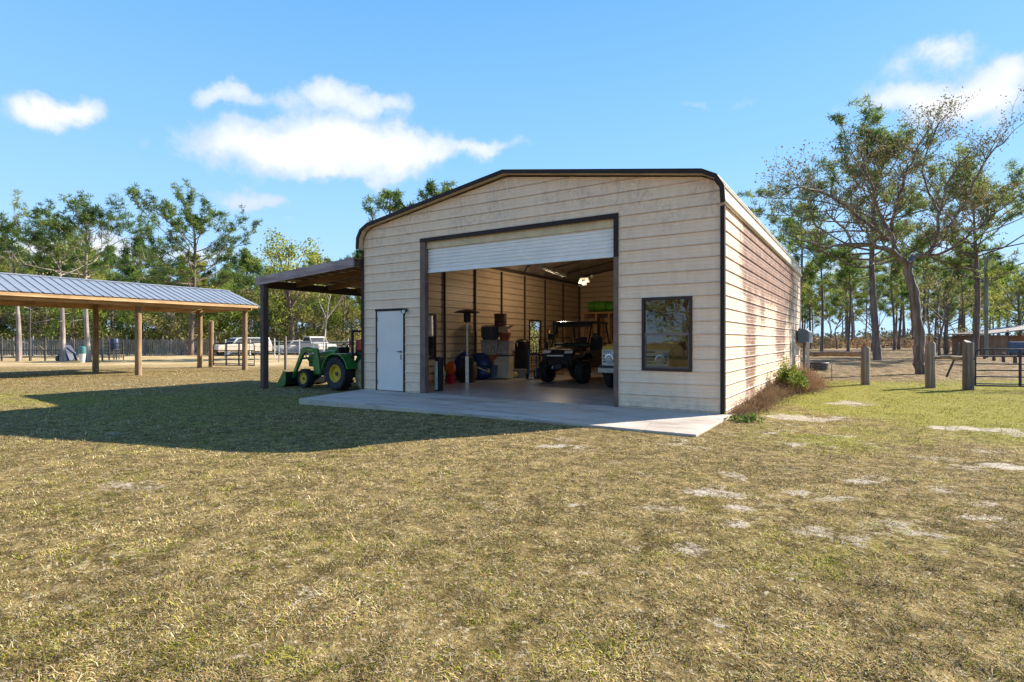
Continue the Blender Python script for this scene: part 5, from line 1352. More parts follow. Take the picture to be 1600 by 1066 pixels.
bm_ = MB(); bm_.tube([(-.36, -.46, .40), (-.36, -.52, .70), (-.30, -.53, .76), (.30, -.53, .76), (.36, -.52, .70), (.36, -.46, .40)], .022, 7); bm_.build('front_bumper', m_blk, U, smooth=60)
swb = MB(); pts = [(-.28+.16*math.cos(2*math.pi*k/16), .72, 1.22+.16*math.sin(2*math.pi*k/16)) for k in range(17)]; swb.tube(pts, .014, 6, cap=False); swb.tube([(-.28, .72, 1.22), (-.28, .55, 1.15)], .02, 6); swb.build('steering_wheel', m_blk, U)
MB().b2((-.58, 1.95, .62), (.58, 2.75, .95)).build('cargo_bed', m_ub, U, smooth=0, bevel=.03)

# ---------------- old pickup, nose towards the door
O = thing('vintage_truck', 'old pale yellow and white truck nose with round headlight behind the right door jamb', 'truck', (-2.92, 3.55, 0))
m_ty = M('truck_yellow', (.88, .62, .12), .35, coat=.4); m_tw = M('truck_white', (.80, .77, .72), .4)
hw = .93
MB().prism([(0, .62), (-.02, 1.03), (.06, 1.13), (.35, 1.18), (1.35, 1.25), (1.35, .62)], -hw, hw, 'X').build('body', m_ty, O, smooth=0, bevel=.06)
MB().b2((-hw+.03, -.045, .60), (hw-.03, -.005, 1.04)).build('front_panel', m_tw, O, smooth=0, bevel=.02)
for k in range(3): MB().b2((-hw+.07, -.055, .70+k*.075), (hw-.07, -.0465, .735+k*.075)).build('grille_slot', m_blk, O, smooth=0)
for s_ in (-1, 1):
    hl = MB().lathe([(.125, -.075), (.13, -.06), (.13, -.046)], (s_*.68, 0, .80), 24, 'Y').build('headlight', m_tw, O)
    MB().lathe([(.03, -.10), (.075, -.092), (.095, -.077)], (s_*.68, 0, .80), 24, 'Y').build('lens', M('headlamp_glass', (.75, .75, .72), .05), hl)
    MB().lathe([(.098, -.084), (.122, -.080)], (s_*.68, 0, .80), 24, 'Y', cap=False).build('chrome_ring', m_chr, hl)
for k in (-1, 0, 1): MB().b2((k*.42-.13, -.052, .965), (k*.42+.13, -.0465, 1.005)).build('hood_slot', m_blk, O, smooth=0)
for k in range(4): MB().b2((-hw+.10+k*.055, -.052, .965), (-hw+.135+k*.055, -.0465, .99)).build('badge', m_dkmetal, O, smooth=0)
MB().b2((-hw-.02, -.20, .43), (hw+.02, -.13, .56)).build('bumper', M('bumper_white', (.52, .50, .46), .4), O, smooth=0, bevel=.02)
MB().b2((-hw-.03, -.125, .56), (hw+.03, -.02, .62)).build('bumper_apron', m_blk, O, smooth=0)
for s_ in (-1, 1):
    tyre('wheel', (s_*.78, .42, .37), .37, .24, .2, O, 'X', lug=0, rim_mat=m_tw, side=s_, dish=.3); tyre('wheel', (s_*.78, 2.9, .37), .37, .24, .2, O, 'X', rim_mat=m_tw, side=s_, dish=.3)
MB().prism([(1.35, .62), (1.35, 1.25), (1.7, 1.85), (3.4, 1.85), (3.6, 1.2), (3.6, .62)], -hw+.03, hw-.03, 'X').build('cab', m_tw, O, smooth=0, bevel=.05)
MB().add([(-.75, 1.395, 1.30), (.75, 1.395, 1.30), (.68, 1.665, 1.76), (-.68, 1.665, 1.76)], [(0, 1, 2, 3)]).build('windscreen', m_blk, O, smooth=0)

# ---------------- far vehicles
def far_car(name, label, px, Z, rz, body, cab, L, W, mat, zroof, cat='car', wr=.34, wx=(.18, .80), mat2=None):
    x, y = P(px, Z); T = thing(name, label, cat, (x, y, gz0), rz)
    MB().prism([(a*L, b) for a, b in body], -W/2, W/2, 'Y').build('body', mat, T, smooth=0, bevel=.05)
    c1 = [(a*L, b) for a, b in cab]; 
    n = len(c1); y0 = -W/2+.06; cx_ = sum(a for a, b in c1)/n
    vs = [(a, y0 if b < zroof-.2 else y0+.10, b) for a, b in c1]+[(a, -y0 if b < zroof-.2 else -y0-.10, b) for a, b in c1]
    cb = MB().add(vs, [tuple(range(n)), tuple(range(2*n-1, n-1, -1))]+[(i, i+n, (i+1) % n+n, (i+1) % n) for i in range(n)]).build('cabin', mat2 or mat, T, smooth=0, bevel=.03)
    mid = [(sum(a for a, b in c1)/n, sum(b for a, b in c1)/n)]*n
    g = MB()
    for s_ in (-1, 1):
        w_ = [(cx_+(a-cx_)*.86, c1[0][1]+.06+(b-c1[0][1])*.76) for a, b in c1]
        zmin = c1[0][1]; vs = []
        for a, b in w_:
            f = (b-zmin)/max(.01, zroof-zmin); vs.append((a, s_*(W/2-.06-.10*f+.006), b))
        g = MB().add(vs, [tuple(range(n))]); g.build('side_window', m_blk, cb, smooth=0)
    # windscreen
    a0, b0 = c1[0]; a1, b1 = c1[1]
    MB().add([(a0+(a1-a0)*.12-.012, -W/2+.14, b0+(b1-b0)*.12), (a0+(a1-a0)*.12-.012, W/2-.14, b0+(b1-b0)*.12), (a0+(a1-a0)*.88-.012, W/2-.2, b0+(b1-b0)*.88), (a0+(a1-a0)*.88-.012, -W/2+.2, b0+(b1-b0)*.88)], [(0, 1, 2, 3)]).build('windscreen', m_blk, cb, smooth=0)
    for f in wx:
        for s_ in (-1, 1): tyre('wheel', (f*L, s_*(W/2-.1), wr), wr, .2, wr*.6, T, 'Y', rim_mat=m_chr, side=s_, dish=.2)
    for s_ in (-1, 1):
        MB().b2((-.015, s_*(W/2-.25)-.12, .62), (.02, s_*(W/2-.25)+.12, .76)).build('headlight', M('lens_clear', (.75, .76, .78), .1), T, smooth=0)
    MB().b2((-.04, -W/2+.05, .36), (.03, W/2-.05, .50)).build('bumper', m_dkmetal, T, smooth=0, bevel=.02)
    return T
m_silver = M('silver_paint', (.50, .50, .50), .3, .2); m_wp = M('white_paint', (.50, .47, .42), .45); m_sand = M('sand_paint', (.58, .47, .38), .35)
sb0 = [(0, .40), (0, .85), (.03, .98), (.26, 1.08), (1, 1.12), (1, .40)]
sc0 = [(.25, 1.08), (.34, 1.62), (.40, 1.70), (.95, 1.70), (.995, 1.12)]
rdir = R(32.69)
far_car('parked_suv', 'boxy silver and sand sport utility car with dark windows behind the pipe gate', 334, 50, rdir+R(48), sb0, sc0, 4.9, 1.9, m_sand, 1.70, 'suv', .36, mat2=m_silver)
far_car('parked_car', 'white sedan parked behind the wire fence left of the white pickup', 424, 55, rdir+R(40), [(0, .35), (0, .75), (.05, .85), (.28, .92), (.84, .95), (1, .90), (1, .35)], [(.27, .92), (.40, 1.38), (.46, 1.42), (.70, 1.42), (.84, .95)], 4.7, 1.8, m_wp, 1.42)
pk = [(0, .50), (0, .98), (.04, 1.08), (.30, 1.15), (1, 1.15), (1, .50)]
far_car('white_pickup', 'white pickup truck with its hood towards the tractor, parked in the field', 512, 54, rdir+R(138), pk, [(.28, 1.15), (.38, 1.75), (.42, 1.82), (.62, 1.82), (.64, 1.15)], 5.2, 1.95, m_wp, 1.82, 'pickup', .4)
# ------------------------------------------------ things inside the garage
def gp_(px, py): return G(px, py, 0.0)
# patio heater
x, y = gp_(730, 597.5); hw_ = thing('patio_heater', 'tall stainless patio heater with black round hood on a bright cylinder base', 'heater', (x, y, 0), R(36))
m_ss = M('stainless', (.80, .76, .68), .3, .35)
MB().lathe([(.0, 0), (.235, 0), (.235, .05), (.20, .06), (.19, .74), (.21, .76), (.05, .82)], n=28).build('tank_housing', M('heater_black', (.03, .028, .028), .35), hw_)
MB().prism([(-.055, .0), (.055, .0), (.055, .80), (-.055, .80)], -.242, -.205, 'Y').build('highlight_strip', m_ss, hw_, smooth=0, bevel=.012)  # bright reflection on the steel base, built as a strip turned to the camera
MB().tube([(0, 0, .8), (0, 0, 1.78)], .032, 14).build('pole', m_ss, hw_)
MB().lathe([(.04, 1.60), (.06, 1.66), (.06, 1.78), (.04, 1.80)], n=18).build('collar', m_ss, hw_)
MB().lathe([(.05, 1.83), (.11, 1.85), (.11, 2.08), (.12, 2.10)], n=20).build('burner', m_blk, hw_)
MB().lathe([(.005, 2.235), (.10, 2.22), (.26, 2.19), (.40, 2.14), (.405, 2.125), (.26, 2.17), (.10, 2.20), (.005, 2.21)], n=32).build('hood', m_blk, hw_)
def crate(name, label, px, py, w_, d_, h_, mat, z=0, lid=None, lidm=None, taper=.88, cat='box', rz=R(15), group=None, content=None, Z=None):
    x, y = P(px, Z) if Z else gp_(px, py)
    T = thing(name, label, cat, (x, y, z), rz, group)
    MB().box((0, 0, h_/2), (w_*taper, d_*taper, h_), tx=1/taper, ty=1/taper).build('tub', mat, T, smooth=0, bevel=.012)
    if lid: MB().b2((-w_/2-.012, -d_/2-.012, h_+.001), (w_/2+.012, d_/2+.012, h_+.03)).build('lid', lidm or mat, T, smooth=0, bevel=.01)
    if content:
        MB().box((0, -d_/2*taper-.004, h_*.45), (w_*taper*.8, .006, h_*.55)).build('contents', content, T, smooth=0)
    return T
m_clear = M('clear_bin', (.42, .37, .33), .35, 0, .25, vs=7); m_bluebin = M('slate_bin', (.13, .16, .23), .45); m_orbin = M('orange_bin', (.36, .12, .035), .5)
m_terra = M('terracotta', (.34, .10, .035), .75); m_card = M('cardboard', (.33, .22, .12), .8, 0, .15); m_bei = M('beige_enamel', (.55, .50, .38), .4)
m_gold = M('dull_yellow', (.55, .48, .10), .5); m_navy = M('navy_vinyl', (.015, .045, .16), .35, bump=.5, bs=5, bd=.05)
# stack 1
crate('storage_bin', 'slate blue storage bin at the bottom of the left stack', 769, 592, .52, .40, .43, m_bluebin, 0, True, cat='bin', group='bins stacked along the garage wall')
crate('storage_bin', 'orange brown bin on the slate blue bin', 769, 592, .46, .38, .33, m_orbin, .465, False, cat='bin', group='bins stacked along the garage wall')
T_ = crate('storage_bin', 'tall clear bin with striped contents under the dark basket', 767, 592, .58, .42, .46, m_clear, .80, True, M('grey_lid', (.35, .33, .30), .5), cat='bin', group='bins stacked along the garage wall')
for k in range(4): MB().box((.02+k*.06, -.192, .23), (.02, .006, .36)).build('stripe', M('olive', (.16, .17, .07), .5) if k % 2 else M('pale_strip', (.6, .55, .45), .5), T_, smooth=0)
x, y = gp_(767, 592)
T_ = thing('basket', 'dark ribbed round basket draped with small white lights on top of the clear bin', 'basket', (x-.03, y, 1.292), 0)
MB().lathe([(.24, 0), (.30, .12), (.31, .40), (.29, .44), (.27, .42), (.2, .05), (0, .04)], n=26).build('body', M('basket_blue', (.06, .07, .09), .6, 0, .3, vs=12, stretch=(3, 3, .3)), T_)
lt_ = MB(); rr = random.Random(4)
pts = []
for k in range(60): a = k*.37; r_ = .10+.19*(k % 12)/12; pts.append((r_*math.cos(a), r_*math.sin(a), .47+.02*math.sin(k*1.3)))
lt_.tube(pts, .004, 4)
so = lt_.build('light_string', m_dkmetal, None); so.location = (x-.03, y, 1.292)
tag(so, 'tangled string of small white lights heaped on the dark basket', 'light string')
bb = MB()
for p in pts[::2]: bb.ball(p, .016, 6, 4)
bb.build('bulbs', M('tiny_white', (.8, .78, .7), .4), so)
x, y = gp_(787.5, 592)
fr_ = thing('mini_fridge', 'cream mini fridge on the floor carrying a clear bin', 'fridge', (x, y, 0), R(15))
MB().b2((-.255, -.26, .02), (.255, .26, .76)).build('cabinet', m_bei, fr_, smooth=0, bevel=.012)
MB().b2((-.255, -.30, .04), (.255, -.265, .75)).build('door', m_bei, fr_, smooth=0, bevel=.012)
MB().b2((-.265, -.30, .762), (.265, .27, .785)).build('top', m_blk, fr_, smooth=0, bevel=.005)
MB().b2((.215, -.325, .45), (.235, -.3015, .65)).build('handle', m_chr, fr_, smooth=0)
T_ = crate('storage_bin', 'clear bin with pale contents standing on the cream mini fridge', 787.5, 592, .52, .42, .44, m_clear, .786, True, M('clear_lid', (.30, .32, .32), .4), cat='bin', content=M('pale_things', (.62, .52, .47), .6, 0, .3, vs=9), group='bins stacked along the garage wall')
MB().b2((-.2, -.1, .47), (.1, .1, .53)).build('clasp_box', m_clear, T_, smooth=0, bevel=.01)
x, y = gp_(788, 592)
for i, (dx, z, rad, h, lab) in enumerate(((0.02, 1.262, .20, .27, 'terracotta flower pot standing upright on the clear bin'),)):
    T_ = thing('flower_pot', lab, 'pot', (x+dx, y, z)); MB().lathe([(rad*.7, 0), (rad*.98, h*.8), (rad*1.08, h*.8), (rad*1.08, h), (rad*.95, h), (rad*.65, .03), (0, .03)], n=24).build('body', m_terra, T_)
    MB().lathe([(rad*1.085, h*.78), (rad*1.1, h*.8), (rad*1.085, h*.82)], n=24, cap=False).build('rim', m_terra, T_)
T_ = crate('cardboard_box', 'open pinkish carton with torn flaps on the terracotta pot', 787, 592, .40, .32, .20, M('pink_card', (.55, .36, .27), .8), 1.54, False, cat='box', taper=.97)
for a_, dx in ((35, -.24), (-30, .24)): MB().box((dx, 0, .20), (.16, .30, .006), ry=R(a_)).build('flap', M('pink_card', (.55, .36, .27), .8), T_, smooth=0)
T_ = thing('plant_pot', 'dark brown round planter on the very top of the stacked boxes', 'planter', (gp_(782, 592)[0], gp_(782, 592)[1], 1.745))
MB().lathe([(.17, 0), (.20, .05), (.205, .36), (.22, .37), (.22, .42), (.19, .42), (.17, .06), (0, .05)], n=24).build('body', M('brown_pot', (.13, .05, .03), .6, 0, .3), T_)
MB().lathe([(.208, .12), (.212, .14), (.208, .16)], n=24, cap=False).build('band', m_blk, T_)
crate('cardboard_box', 'tall plain cardboard box leaning at the wall behind the heater', 722, 588, .36, .3, .6, m_card, .62, False, cat='box', taper=1, Z=18.9)
crate('storage_bin', 'dark bin under the plain cardboard box behind the heater', 722, 588, .5, .42, .58, M('dark_bin', (.05, .05, .05), .5), 0, True, cat='bin', Z=18.9)
crate('cardboard_box', 'small brown box beside the tall cardboard box', 743, 588, .34, .3, .42, m_card, .80, False, cat='box', taper=1, Z=19.2)
crate('storage_bin', 'black lidded tote under the small brown box', 743, 588, .5, .42, .76, m_blk, 0, True, cat='bin', Z=19.2)
# blue rolled inflatable: lower roll and drape
x, y = gp_(751, 593)
T_ = thing('inflatable_raft', 'folded navy blue inflatable with yellow valve and white strap leaning by the heater', 'inflatable', (x, y, 0), R(20))
b_ = MB(); b_.ball((0, 0, .23), (.36, .26, .24), 20, 12); b_.ball((-.02, .12, .50), (.38, .22, .26), 20, 12); b_.ball((-.08, .18, .72), (.30, .18, .16), 18, 10)
b_.build('folds', m_navy, T_, smooth=60)
MB().tube([(-.30, -.17, .42), (-.1, -.25, .44), (.15, -.24, .33), (.34, -.12, .24)], .022, 8).build('strap', M('strap_white', (.6, .6, .5), .6), T_)
MB().ball((-.14, -.20, .52), (.07, .06, .07)).build('valve', m_gold, T_); MB().ball((.31, -.16, .30), (.045, .04, .08)).build('buoy', m_gold, T_)
x, y = P(722, 17.9)
T_ = thing('pool_float', 'crumpled blue pool float behind the heater base', 'inflatable', (x, y, 0), R(10))
b_ = MB(); b_.ball((0, 0, .42), (.33, .28, .40), 18, 12); b_.ball((.12, .0, .80), (.22, .2, .12), 14, 8); b_.build('folds', m_navy, T_, smooth=60)
MB().tube([(-.15, -.2, .84), (-.08, -.24, .90), (.0, -.22, .86), (.12, -.18, .95)], .025, 8).build('pale_hose', M('strap_white', (.6, .6, .5), .6), T_)
# bright toys
x, y = gp_(699, 600)
T_ = thing('toy_disc', 'round orange and red toy shield standing on its edge', 'toy', (x, y+.15, 0), R(-5))
MB().lathe([(.0, -.04), (.17, -.03), (.20, 0), (.19, .03), (0, .04)], (0, 0, .46), 26, 'Y').build('disc', M('toy_orange', (.75, .10, .015), .35), T_)
MB().prism([(-.12, 0), (.14, 0), (.10, .30), (-.08, .30)], -.08, .06, 'Y').build('base', M('toy_red', (.50, .01, .03), .4), T_, smooth=0, bevel=.02)
x, y = gp_(687.5, 600.5)
T_ = thing('toy_bag', 'green, cream and red patterned toy bag on the floor near the left jamb', 'bag', (x, y, 0), R(10))
MB().prism([(-.15, 0), (.12, 0), (.17, .32), (.07, .60), (-.12, .62), (-.18, .3)], -.10, .10, 'Y').build('body', M('toy_pattern', (.50, .50, .22), .5, 0, .8, vs=14), T_, smooth=0, bevel=.05)
MB().tube([(-.1, -.05, .60), (-.02, -.06, .70), (.12, -.05, .64)], .035, 8).build('green_collar', M('toy_green', (.02, .25, .03), .4), T_)
MB().prism([(-.12, .01), (.08, .01), (.02, .12), (-.10, .10)], -.135, -.106, 'Y').build('red_patch', M('toy_red', (.50, .01, .03), .4), T_, smooth=0)
x, y = gp_(678, 600)
T_ = thing('toy_gun', 'blue and yellow plastic water toy leaning behind the patterned bag', 'toy', (x, y+.2, 0), R(0))
MB().tube([(-.04, 0, .02), (.02, .03, .38), (.08, .06, .78)], [.05, .07, .055], 10).build('barrel', M('toy_blue', (.10, .16, .42), .4), T_)
MB().tube([(-.09, -.06, .0), (-.03, -.04, .4)], .04, 8).build('tank', M('toy_yellow', (.50, .52, .10), .4), T_)
x, y = gp_(716, 596)
T_ = thing('wicker_basket', 'brown wicker basket on the floor left of the heater', 'basket', (x, y+.5, 0))
MB().lathe([(.24, 0), (.29, .1), (.30, .42), (.28, .46), (.25, .42), (.2, .04), (0, .03)], n=26).build('body', M('wicker', (.20, .09, .035), .8, 0, .5, vs=20, stretch=(1, 1, 3), bump=.6, bs=60, bd=.01), T_)
MB().ball((0.02, 0, .45), (.2, .2, .12)).build('cushion', M('mustard_cloth', (.34, .22, .07), .8), T_)
x, y = gp_(668, 612.0)
T_ = thing('floor_fan_box', 'tall narrow white and black canister just inside the left jamb', 'canister', (x+.08, y+.35, 0))
MB().lathe([(.10, 0), (.11, .02), (.11, .78), (.12, .80), (.12, .83), (.04, .86)], n=20).build('canister_body', m_blk, T_)
MB().prism([(-.045, .03), (.045, .03), (.045, .75), (-.045, .75)], -.125, -.105, 'Y').build('white_strip', M('white_plastic', (.62, .62, .58), .5), T_, smooth=0, bevel=.015)
x, y = P(678.5, 17.4)
T_ = thing('black_bin', 'black open bin with round cream badge below the left window', 'bin', (x, y, .45))
MB().box((0, 0, .22), (.30, .30, .44), tx=1.2, ty=1.2).build('tub', m_blk, T_, smooth=0, bevel=.02)
MB().lathe([(.0, -.02), (.055, -.02), (.055, 0)], (0, -.165, .16), 18, 'Y').build('badge', M('cream_disc', (.6, .55, .42), .5), T_)
T_ = thing('storage_chest', 'low dark trunk supporting the black bin', 'chest', (x, y, 0)); MB().b2((-.3, -.25, 0), (.4, .25, .40)).build('body', m_blk, T_, smooth=0, bevel=.02); MB().b2((-.31, -.26, .401), (.41, .26, .448)).build('lid', m_dkmetal, T_, smooth=0, bevel=.01)
# bin with ball, black cabinet, scroll gate, hand truck
T_ = crate('storage_bin', 'grey bin holding a yellow ball right of the mini fridge', 812, 590.5, .44, .36, .30, M('grey_bin', (.22, .20, .21), .4), 0, False, cat='bin')
x, y = gp_(811, 590.5); ball_ = MB().ball((0, 0, 0), .10, 18, 12).build('yellow_ball', m_gold, None); ball_.location = (x-.03, y-.20, .12); tag(ball_, 'yellow ball showing at the front of the grey bin', 'ball')
x, y = P(816, 19.5)
T_ = thing('grill_cover', 'tall black covered smoker standing behind the grey bin', 'smoker', (x, y, 0), R(12))
MB().b2((-.22, -.2, .02), (.22, .2, 1.20)).build('cover', M('black_cloth', (.010, .010, .012), .6, bump=.5, bs=5, bd=.04), T_, smooth=0, bevel=.05)
MB().ball((0, 0, 1.22), (.24, .22, .12)).build('lid', m_blk, T_)
MB().tube([(-.10, -.215, 1.08), (-.10, -.225, 1.20)], .016, 8).build('handle', m_chr, T_)
x, y = P(834, 20.3)
T_ = thing('scroll_gate', 'black wrought iron garden gate with looped top leaning by the far window', 'gate', (x, y, 0), R(32))
a = MB()
for k in range(7): xx = -.24+k*.08; a.tube([(xx, 0, .02), (xx, 0, 1.25)], .009, 6)
for zz in (.15, .75, 1.25): a.tube([(-.26, 0, zz), (.26, 0, zz)], .012, 6)
for c_ in (-.14, .12): a.tube([(c_+.10*math.cos(t_), 0, 1.25+.12*math.sin(t_)) for t_ in [math.pi*k/10 for k in range(11)]], .01, 6)
for c_ in (-.12, .10): a.tube([(c_+.07*math.cos(t_)*(1-k*.04), 0, .55+.12*math.sin(t_)) for k, t_ in enumerate([2*math.pi*k/14 for k in range(18)])], .008, 5)
a.build('ironwork', m_blk, T_)
x, y = P(832, 18.2)
T_ = thing('hand_truck', 'blue upright hand truck parked beside the black smoker', 'hand truck', (x, y, 0), R(20))
m_hb = M('hand_truck_blue', (.05, .12, .28), .4)
a = MB()
for s_ in (-1, 1): a.tube([(s_*.13, 0, .08), (s_*.13, .02, .95), (s_*.10, .06, 1.08)], .016, 8)
for zz in (.3, .55, .8): a.tube([(-.13, .0, zz), (.13, .0, zz)], .012, 6)
a.build('frame', m_hb, T_); MB().b2((-.16, -.22, .02), (.16, .0, .03)).build('toe_plate', m_hb, T_, smooth=0)
for s_ in (-1, 1): MB().lathe([(.06, -.03), (.11, -.025), (.11, .025), (.06, .03)], (s_*.19, .06, .11), 18, 'X').build('wheel', m_tyre, T_)
x, y = P(838.5, 18.6)
T_ = thing('shop_vacuum', 'small dark floor machine with pale tube beside the hand truck', 'vacuum', (x+.05, y, 0))
MB().lathe([(.12, 0), (.14, .05), (.14, .26), (.10, .34), (.02, .36)], n=20).build('tank', m_blk, T_); MB().tube([(0, -.13, .08), (.01, -.15, .32)], .03, 8).build('tube', M('pale_tube', (.5, .5, .46), .4), T_)
x, y = P(848, 18.8)
T_ = thing('tool_chest', 'dark shelf of tools and cans standing left of the utility vehicle', 'shelf', (x-.1, y+.5, 0), R(0))
for zz in (.05, .5, .95, 1.3): MB().b2((-.22, -.2, zz), (.22, .2, zz+.03)).build('shelf', m_dkmetal, T_, smooth=0)
for sx_ in (-.21, .21):
    for sy_ in (-.19, .19): MB().b2((sx_-.015, sy_-.015, 0), (sx_+.015, sy_+.015, 1.33)).build('upright', m_dkmetal, T_, smooth=0)
for i, (dx, z, c_, lab) in enumerate(((-.1, .082, (.10, .10, .12), 'charcoal'), (.1, .082, (.25, .03, .02), 'dull red'), (-.08, .532, (.05, .08, .12), 'dark blue'), (.1, .532, (.20, .18, .12), 'tan'), (0, .982, (.08, .07, .06), 'black-brown'))):
    o = MB().lathe([(.07, 0), (.075, .02), (.075, .20), (.03, .24), (.03, .27)], n=14).build('can', M('can_%d' % i, c_, .4), None); o.location = (x-.1+dx, y+.42, z); tag(o, '%s can on the dark tool shelf' % lab, 'can')
x, y = P(857, 17.6)
T_ = thing('gas_can', 'red fuel can on the floor left of the utility vehicle wheel', 'fuel can', (x-.15, y+.35, 0))
MB().b2((-.14, -.1, 0), (.14, .1, .30)).build('body', M('toy_red', (.50, .01, .03), .4), T_, smooth=0, bevel=.03); MB().tube([(.08, 0, .30), (.13, 0, .42)], .02, 8).build('spout', m_blk, T_)
# wall things near the back corner
def onwall(s, z): return (-W_+.10, s, z)
o = MB().b2((-.04, -.18, -.52), (.06, .18, .02)).build('hanging_jacket', M('navy_cloth', (.012, .03, .06), .8, bump=.6, bs=6, bd=.05), None, smooth=0, bevel=.04); o.location = (-W_+.16, 10.35, 2.05); tag(o, 'dark blue jacket hanging on the left wall past the far window', 'jacket')
T_ = thing('wall_lantern', 'small brass lantern fixed to the wall beside the far window', 'lantern', (-W_+.16, 9.85, 1.62)); MB().lathe([(.03, -.12), (.06, -.08), (.06, .06), (.03, .12)], n=12).build('glass', M('brass_glass', (.75, .45, .12), .3, .6), T_); MB().b2((-.07, -.03, -.02), (-.0, .03, .14)).build('bracket', m_dkmetal, T_, smooth=0)
T_ = thing('wall_panel', 'pale framed plywood door leaning on the wall behind the utility vehicle', 'panel', (-W_+.20, 11.4, 0), R(0)); MB().box((.10, 0, 1.0), (.04, .90, 2.0), ry=R(-3)).build('sheet', m_card, T_, smooth=0); MB().box((.125, -.42, 1.0), (.02, .06, 2.0), ry=R(-3)).build('edge_strip', m_lum, T_, smooth=0); MB().box((.125, .42, 1.0), (.02, .06, 2.0), ry=R(-3)).build('edge_strip', m_lum, T_, smooth=0)
# timber loft rack with green roll at the back
RX0, RX1, RY = -8.30, -5.35, 11.9
T_ = thing('timber_rack', 'tall rough timber rack filled with planks at the back of the garage', 'rack', (RX0, RY, 0))
for i in range(6):
    xx = i*(RX1-RX0)/5
    MB().b2((xx-.045, -.05, 0), (xx+.045, .04, 2.42)).build('upright', m_lum, T_, smooth=0, bevel=.004)
MB().b2((-.1, -.055, 2.42), (RX1-RX0+.1, .9, 2.50)).build('top_shelf', m_lumx, T_, smooth=0); MB().b2((-.1, .055, 1.2), (RX1-RX0+.1, .9, 1.25)).build('middle_shelf', m_lumx, T_, smooth=0)
rr = random.Random(8)
for i in range(12):
    xx = .12+i*.22; MB().box((xx, .25+.05*(i % 3), 1.15), (.14, .03, 2.2), rx=R(rr.uniform(-2, 2)), ry=R(rr.uniform(-4, 4))).build('plank', [m_lum, m_card, m_dkpost, m_raft][i % 4], T_, smooth=0)
x0 = RX0-.05
o = MB().tube([(0, 0, 0), (.4, .0, .01), (.95, .02, -.01), (1.7, 0, .0)], [.20, .235, .225, .20], 18).build('green_roll', M('green_cloth', (.10, .32, .03), .6, 0, .2, bump=.5, bs=4, bd=.05), None, smooth=60); o.location = (x0+.2, RY+.25, 2.74); tag(o, 'bright green rolled canopy lying on top of the timber rack', 'roll')
st2 = MB()
for q in (.3, .85, 1.4): st2.lathe([(.236, q-.015), (.242, q), (.236, q+.015)], (0, 0, 0), 20, 'X', cap=False).build('strap', m_blk, o); st2 = MB()
o = MB().box((0, 0, .05), (.9, .5, .10)).build('dark_bundle', m_blk, None, smooth=0, bevel=.03); o.location = (x0+.5, RY+.1, 2.553); o.hide_render = False; tag(o, 'flat black bundle beneath the green roll', 'bundle'); o.location.y = RY+.68
# lights on the ceiling
def ceil_z(x): return 4.275+(4.955-4.275)*(min(x+W_, -x)-.33)/(W_/2-.33)
ax, ay = -5.35, 4.0
T_ = thing('strip_light', 'long unlit fluorescent strip light under the garage roof', 'light', (ax, ay, 3.70))
lp0 = Vector(P(846, 15.6)); lp1 = Vector(P(900, 19.3))
T_.location = (lp0.x, lp0.y, H(415.5, 15.6)); d_ = lp1-lp0; T_.rotation_euler = (0, 0, math.atan2(d_.y, d_.x))
L__ = d_.length*.62; dzz = 0
m_fix = M('fixture_white', (.72, .66, .55), .4)
MB().b2((0, -.07, -.03), (L__, .07, .05)).build('housing', m_fix, T_, smooth=0, bevel=.008)
for s_ in (-1, 1): MB().tube([(.03, s_*.04, -.05), (L__-.03, s_*.04, -.05)], .018, 8).build('tube', M('tube_white', (.85, .82, .75), .3), T_)
for q in (.2, L__-.2): MB().tube([(q, 0, .05), (q, 0, .55)], .006, 4).build('hanger', m_dkmetal, T_)
x, y = P(911, 19.5)
T_ = thing('flood_light', 'cluster of clear flood bulbs hanging at the back of the garage ceiling', 'light', (x, y, H(440, 19.5)))
MB().b2((-.1, -.04, .06), (.22, .04, .12)).build('junction_box', m_fix, T_, smooth=0); MB().tube([(0, 0, .12), (0, 0, .9)], .008, 5).build('hanger', m_dkmetal, T_)
for i, (dx, dz) in enumerate(((-.08, .0), (.06, -.06), (.17, .03))):
    MB().lathe([(.03, .08), (.045, .04), (.085, -.04), (.08, -.07), (.0, -.08)], (dx, -.02, dz), 14).build('bulb', M('bulb_lit', (.9, .86, .78), .15, emit=((1, .80, .55), .35)), T_)
lp = bpy.data.lights.new('flood_glow', 'POINT'); lp.energy = 34; lp.color = (1, .78, .52); lp.shadow_soft_size = .12
lo = bpy.data.objects.new('flood_glow', lp); COL.objects.link(lo); lo.location = (x-.5, y-1.0, H(440, 19.5)-.35)
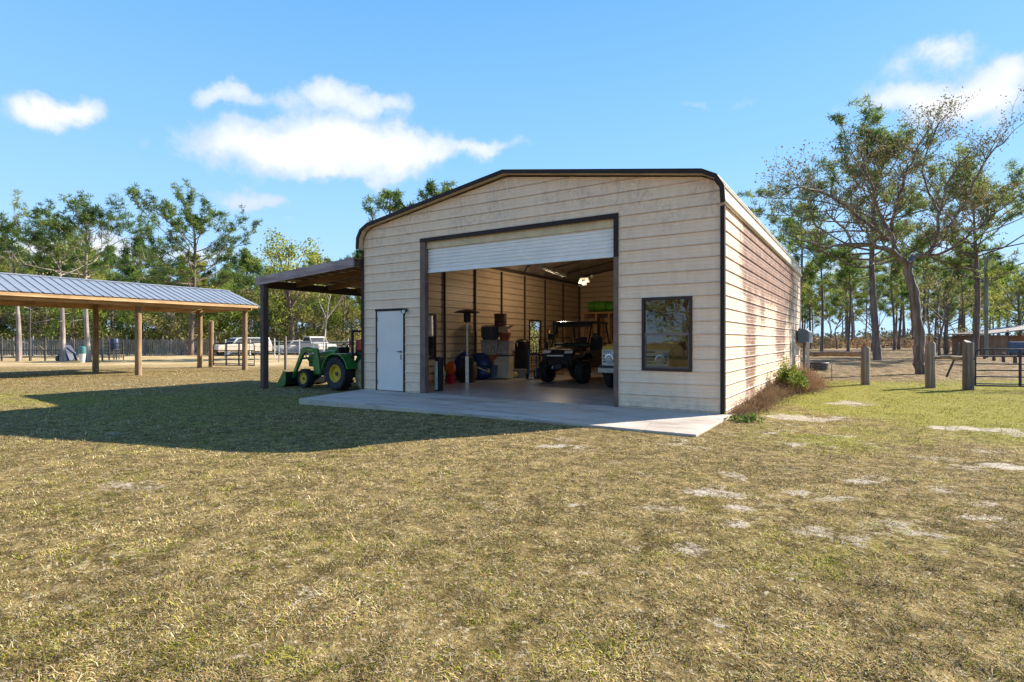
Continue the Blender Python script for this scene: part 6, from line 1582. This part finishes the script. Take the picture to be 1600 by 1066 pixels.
x, y = P(925, 19.8); T_ = thing('ceiling_lamp', 'single round lamp holder right of the flood bulbs on the ceiling', 'light', (x, y, H(432, 19.8))); MB().ball((0, 0, 0), .06, 12, 8).build('bulb', M('bulb_white', (.9, .86, .78), .15), T_); MB().tube([(0, 0, .06), (0, 0, .75)], .01, 5).build('hanger', m_dkmetal, T_)

# more odds and ends along the wall
for i, (px, Z, w_, d_, h_, z_, c_, lab) in enumerate((
  (757, 19.6, .42, .34, .34, 0, (.30, .06, .03), 'dull red bin on the floor behind the blue inflatable'),
  (757, 19.6, .46, .36, .40, .345, (.10, .10, .11), 'charcoal tote on the dull red bin'),
  (757, 19.6, .40, .30, .30, .75, (.34, .26, .17), 'tan carton on the charcoal tote'),
  (805, 20.0, .40, .30, .50, .0, (.36, .30, .22), 'buff carton on the floor between the fridge and the black smoker'),
  (805, 20.0, .36, .28, .45, .505, (.50, .44, .38), 'pale carton on the buff carton'),
  (693, 18.8, .50, .35, .38, 0, (.09, .06, .04), 'dark brown crate behind the toys'),
  (868, 20.6, .5, .4, .6, 0, (.22, .14, .08), 'brown crate on the floor behind the utility vehicle'))):
    x, y = P(px, Z); T_ = thing('storage_box', lab, 'box', (x, y, z_), R(10+7*i))
    MB().b2((-w_/2, -d_/2, 0), (w_/2, d_/2, h_-.006)).build('body', M('odd_%d' % i, c_, .7), T_, smooth=0, bevel=.012)
    MB().b2((-w_*.3, -d_/2-.003, h_*.35), (w_*.1, -d_/2-.001, h_*.7)).build('paper_label', M('pale_paper', (.6, .56, .48), .8), T_, smooth=0)
for i, (px, Z, h_, c_, lab, nm_) in enumerate(((846, 19.6, 1.5, (.25, .13, .05), 'long brown handled rake leaning by the far window', 'rake'), (688, 19.2, 1.3, (.10, .10, .12), 'dark metal pole leaning on the wall behind the toys', 'metal_pole'), (763, 18.2, 1.1, (.5, .42, .36), 'pale slanting metal rod beside the stacked bins', 'metal_rod'))):
    x, y = P(px, Z); o = MB().tube([(0, 0, 0), (-.12, .12, h_*.5), (-.24, .25, h_)], .016, 7).build(nm_, M('tool_%d' % i, c_, .5), None); o.location = (x, y, 0); tag(o, lab, 'tool')
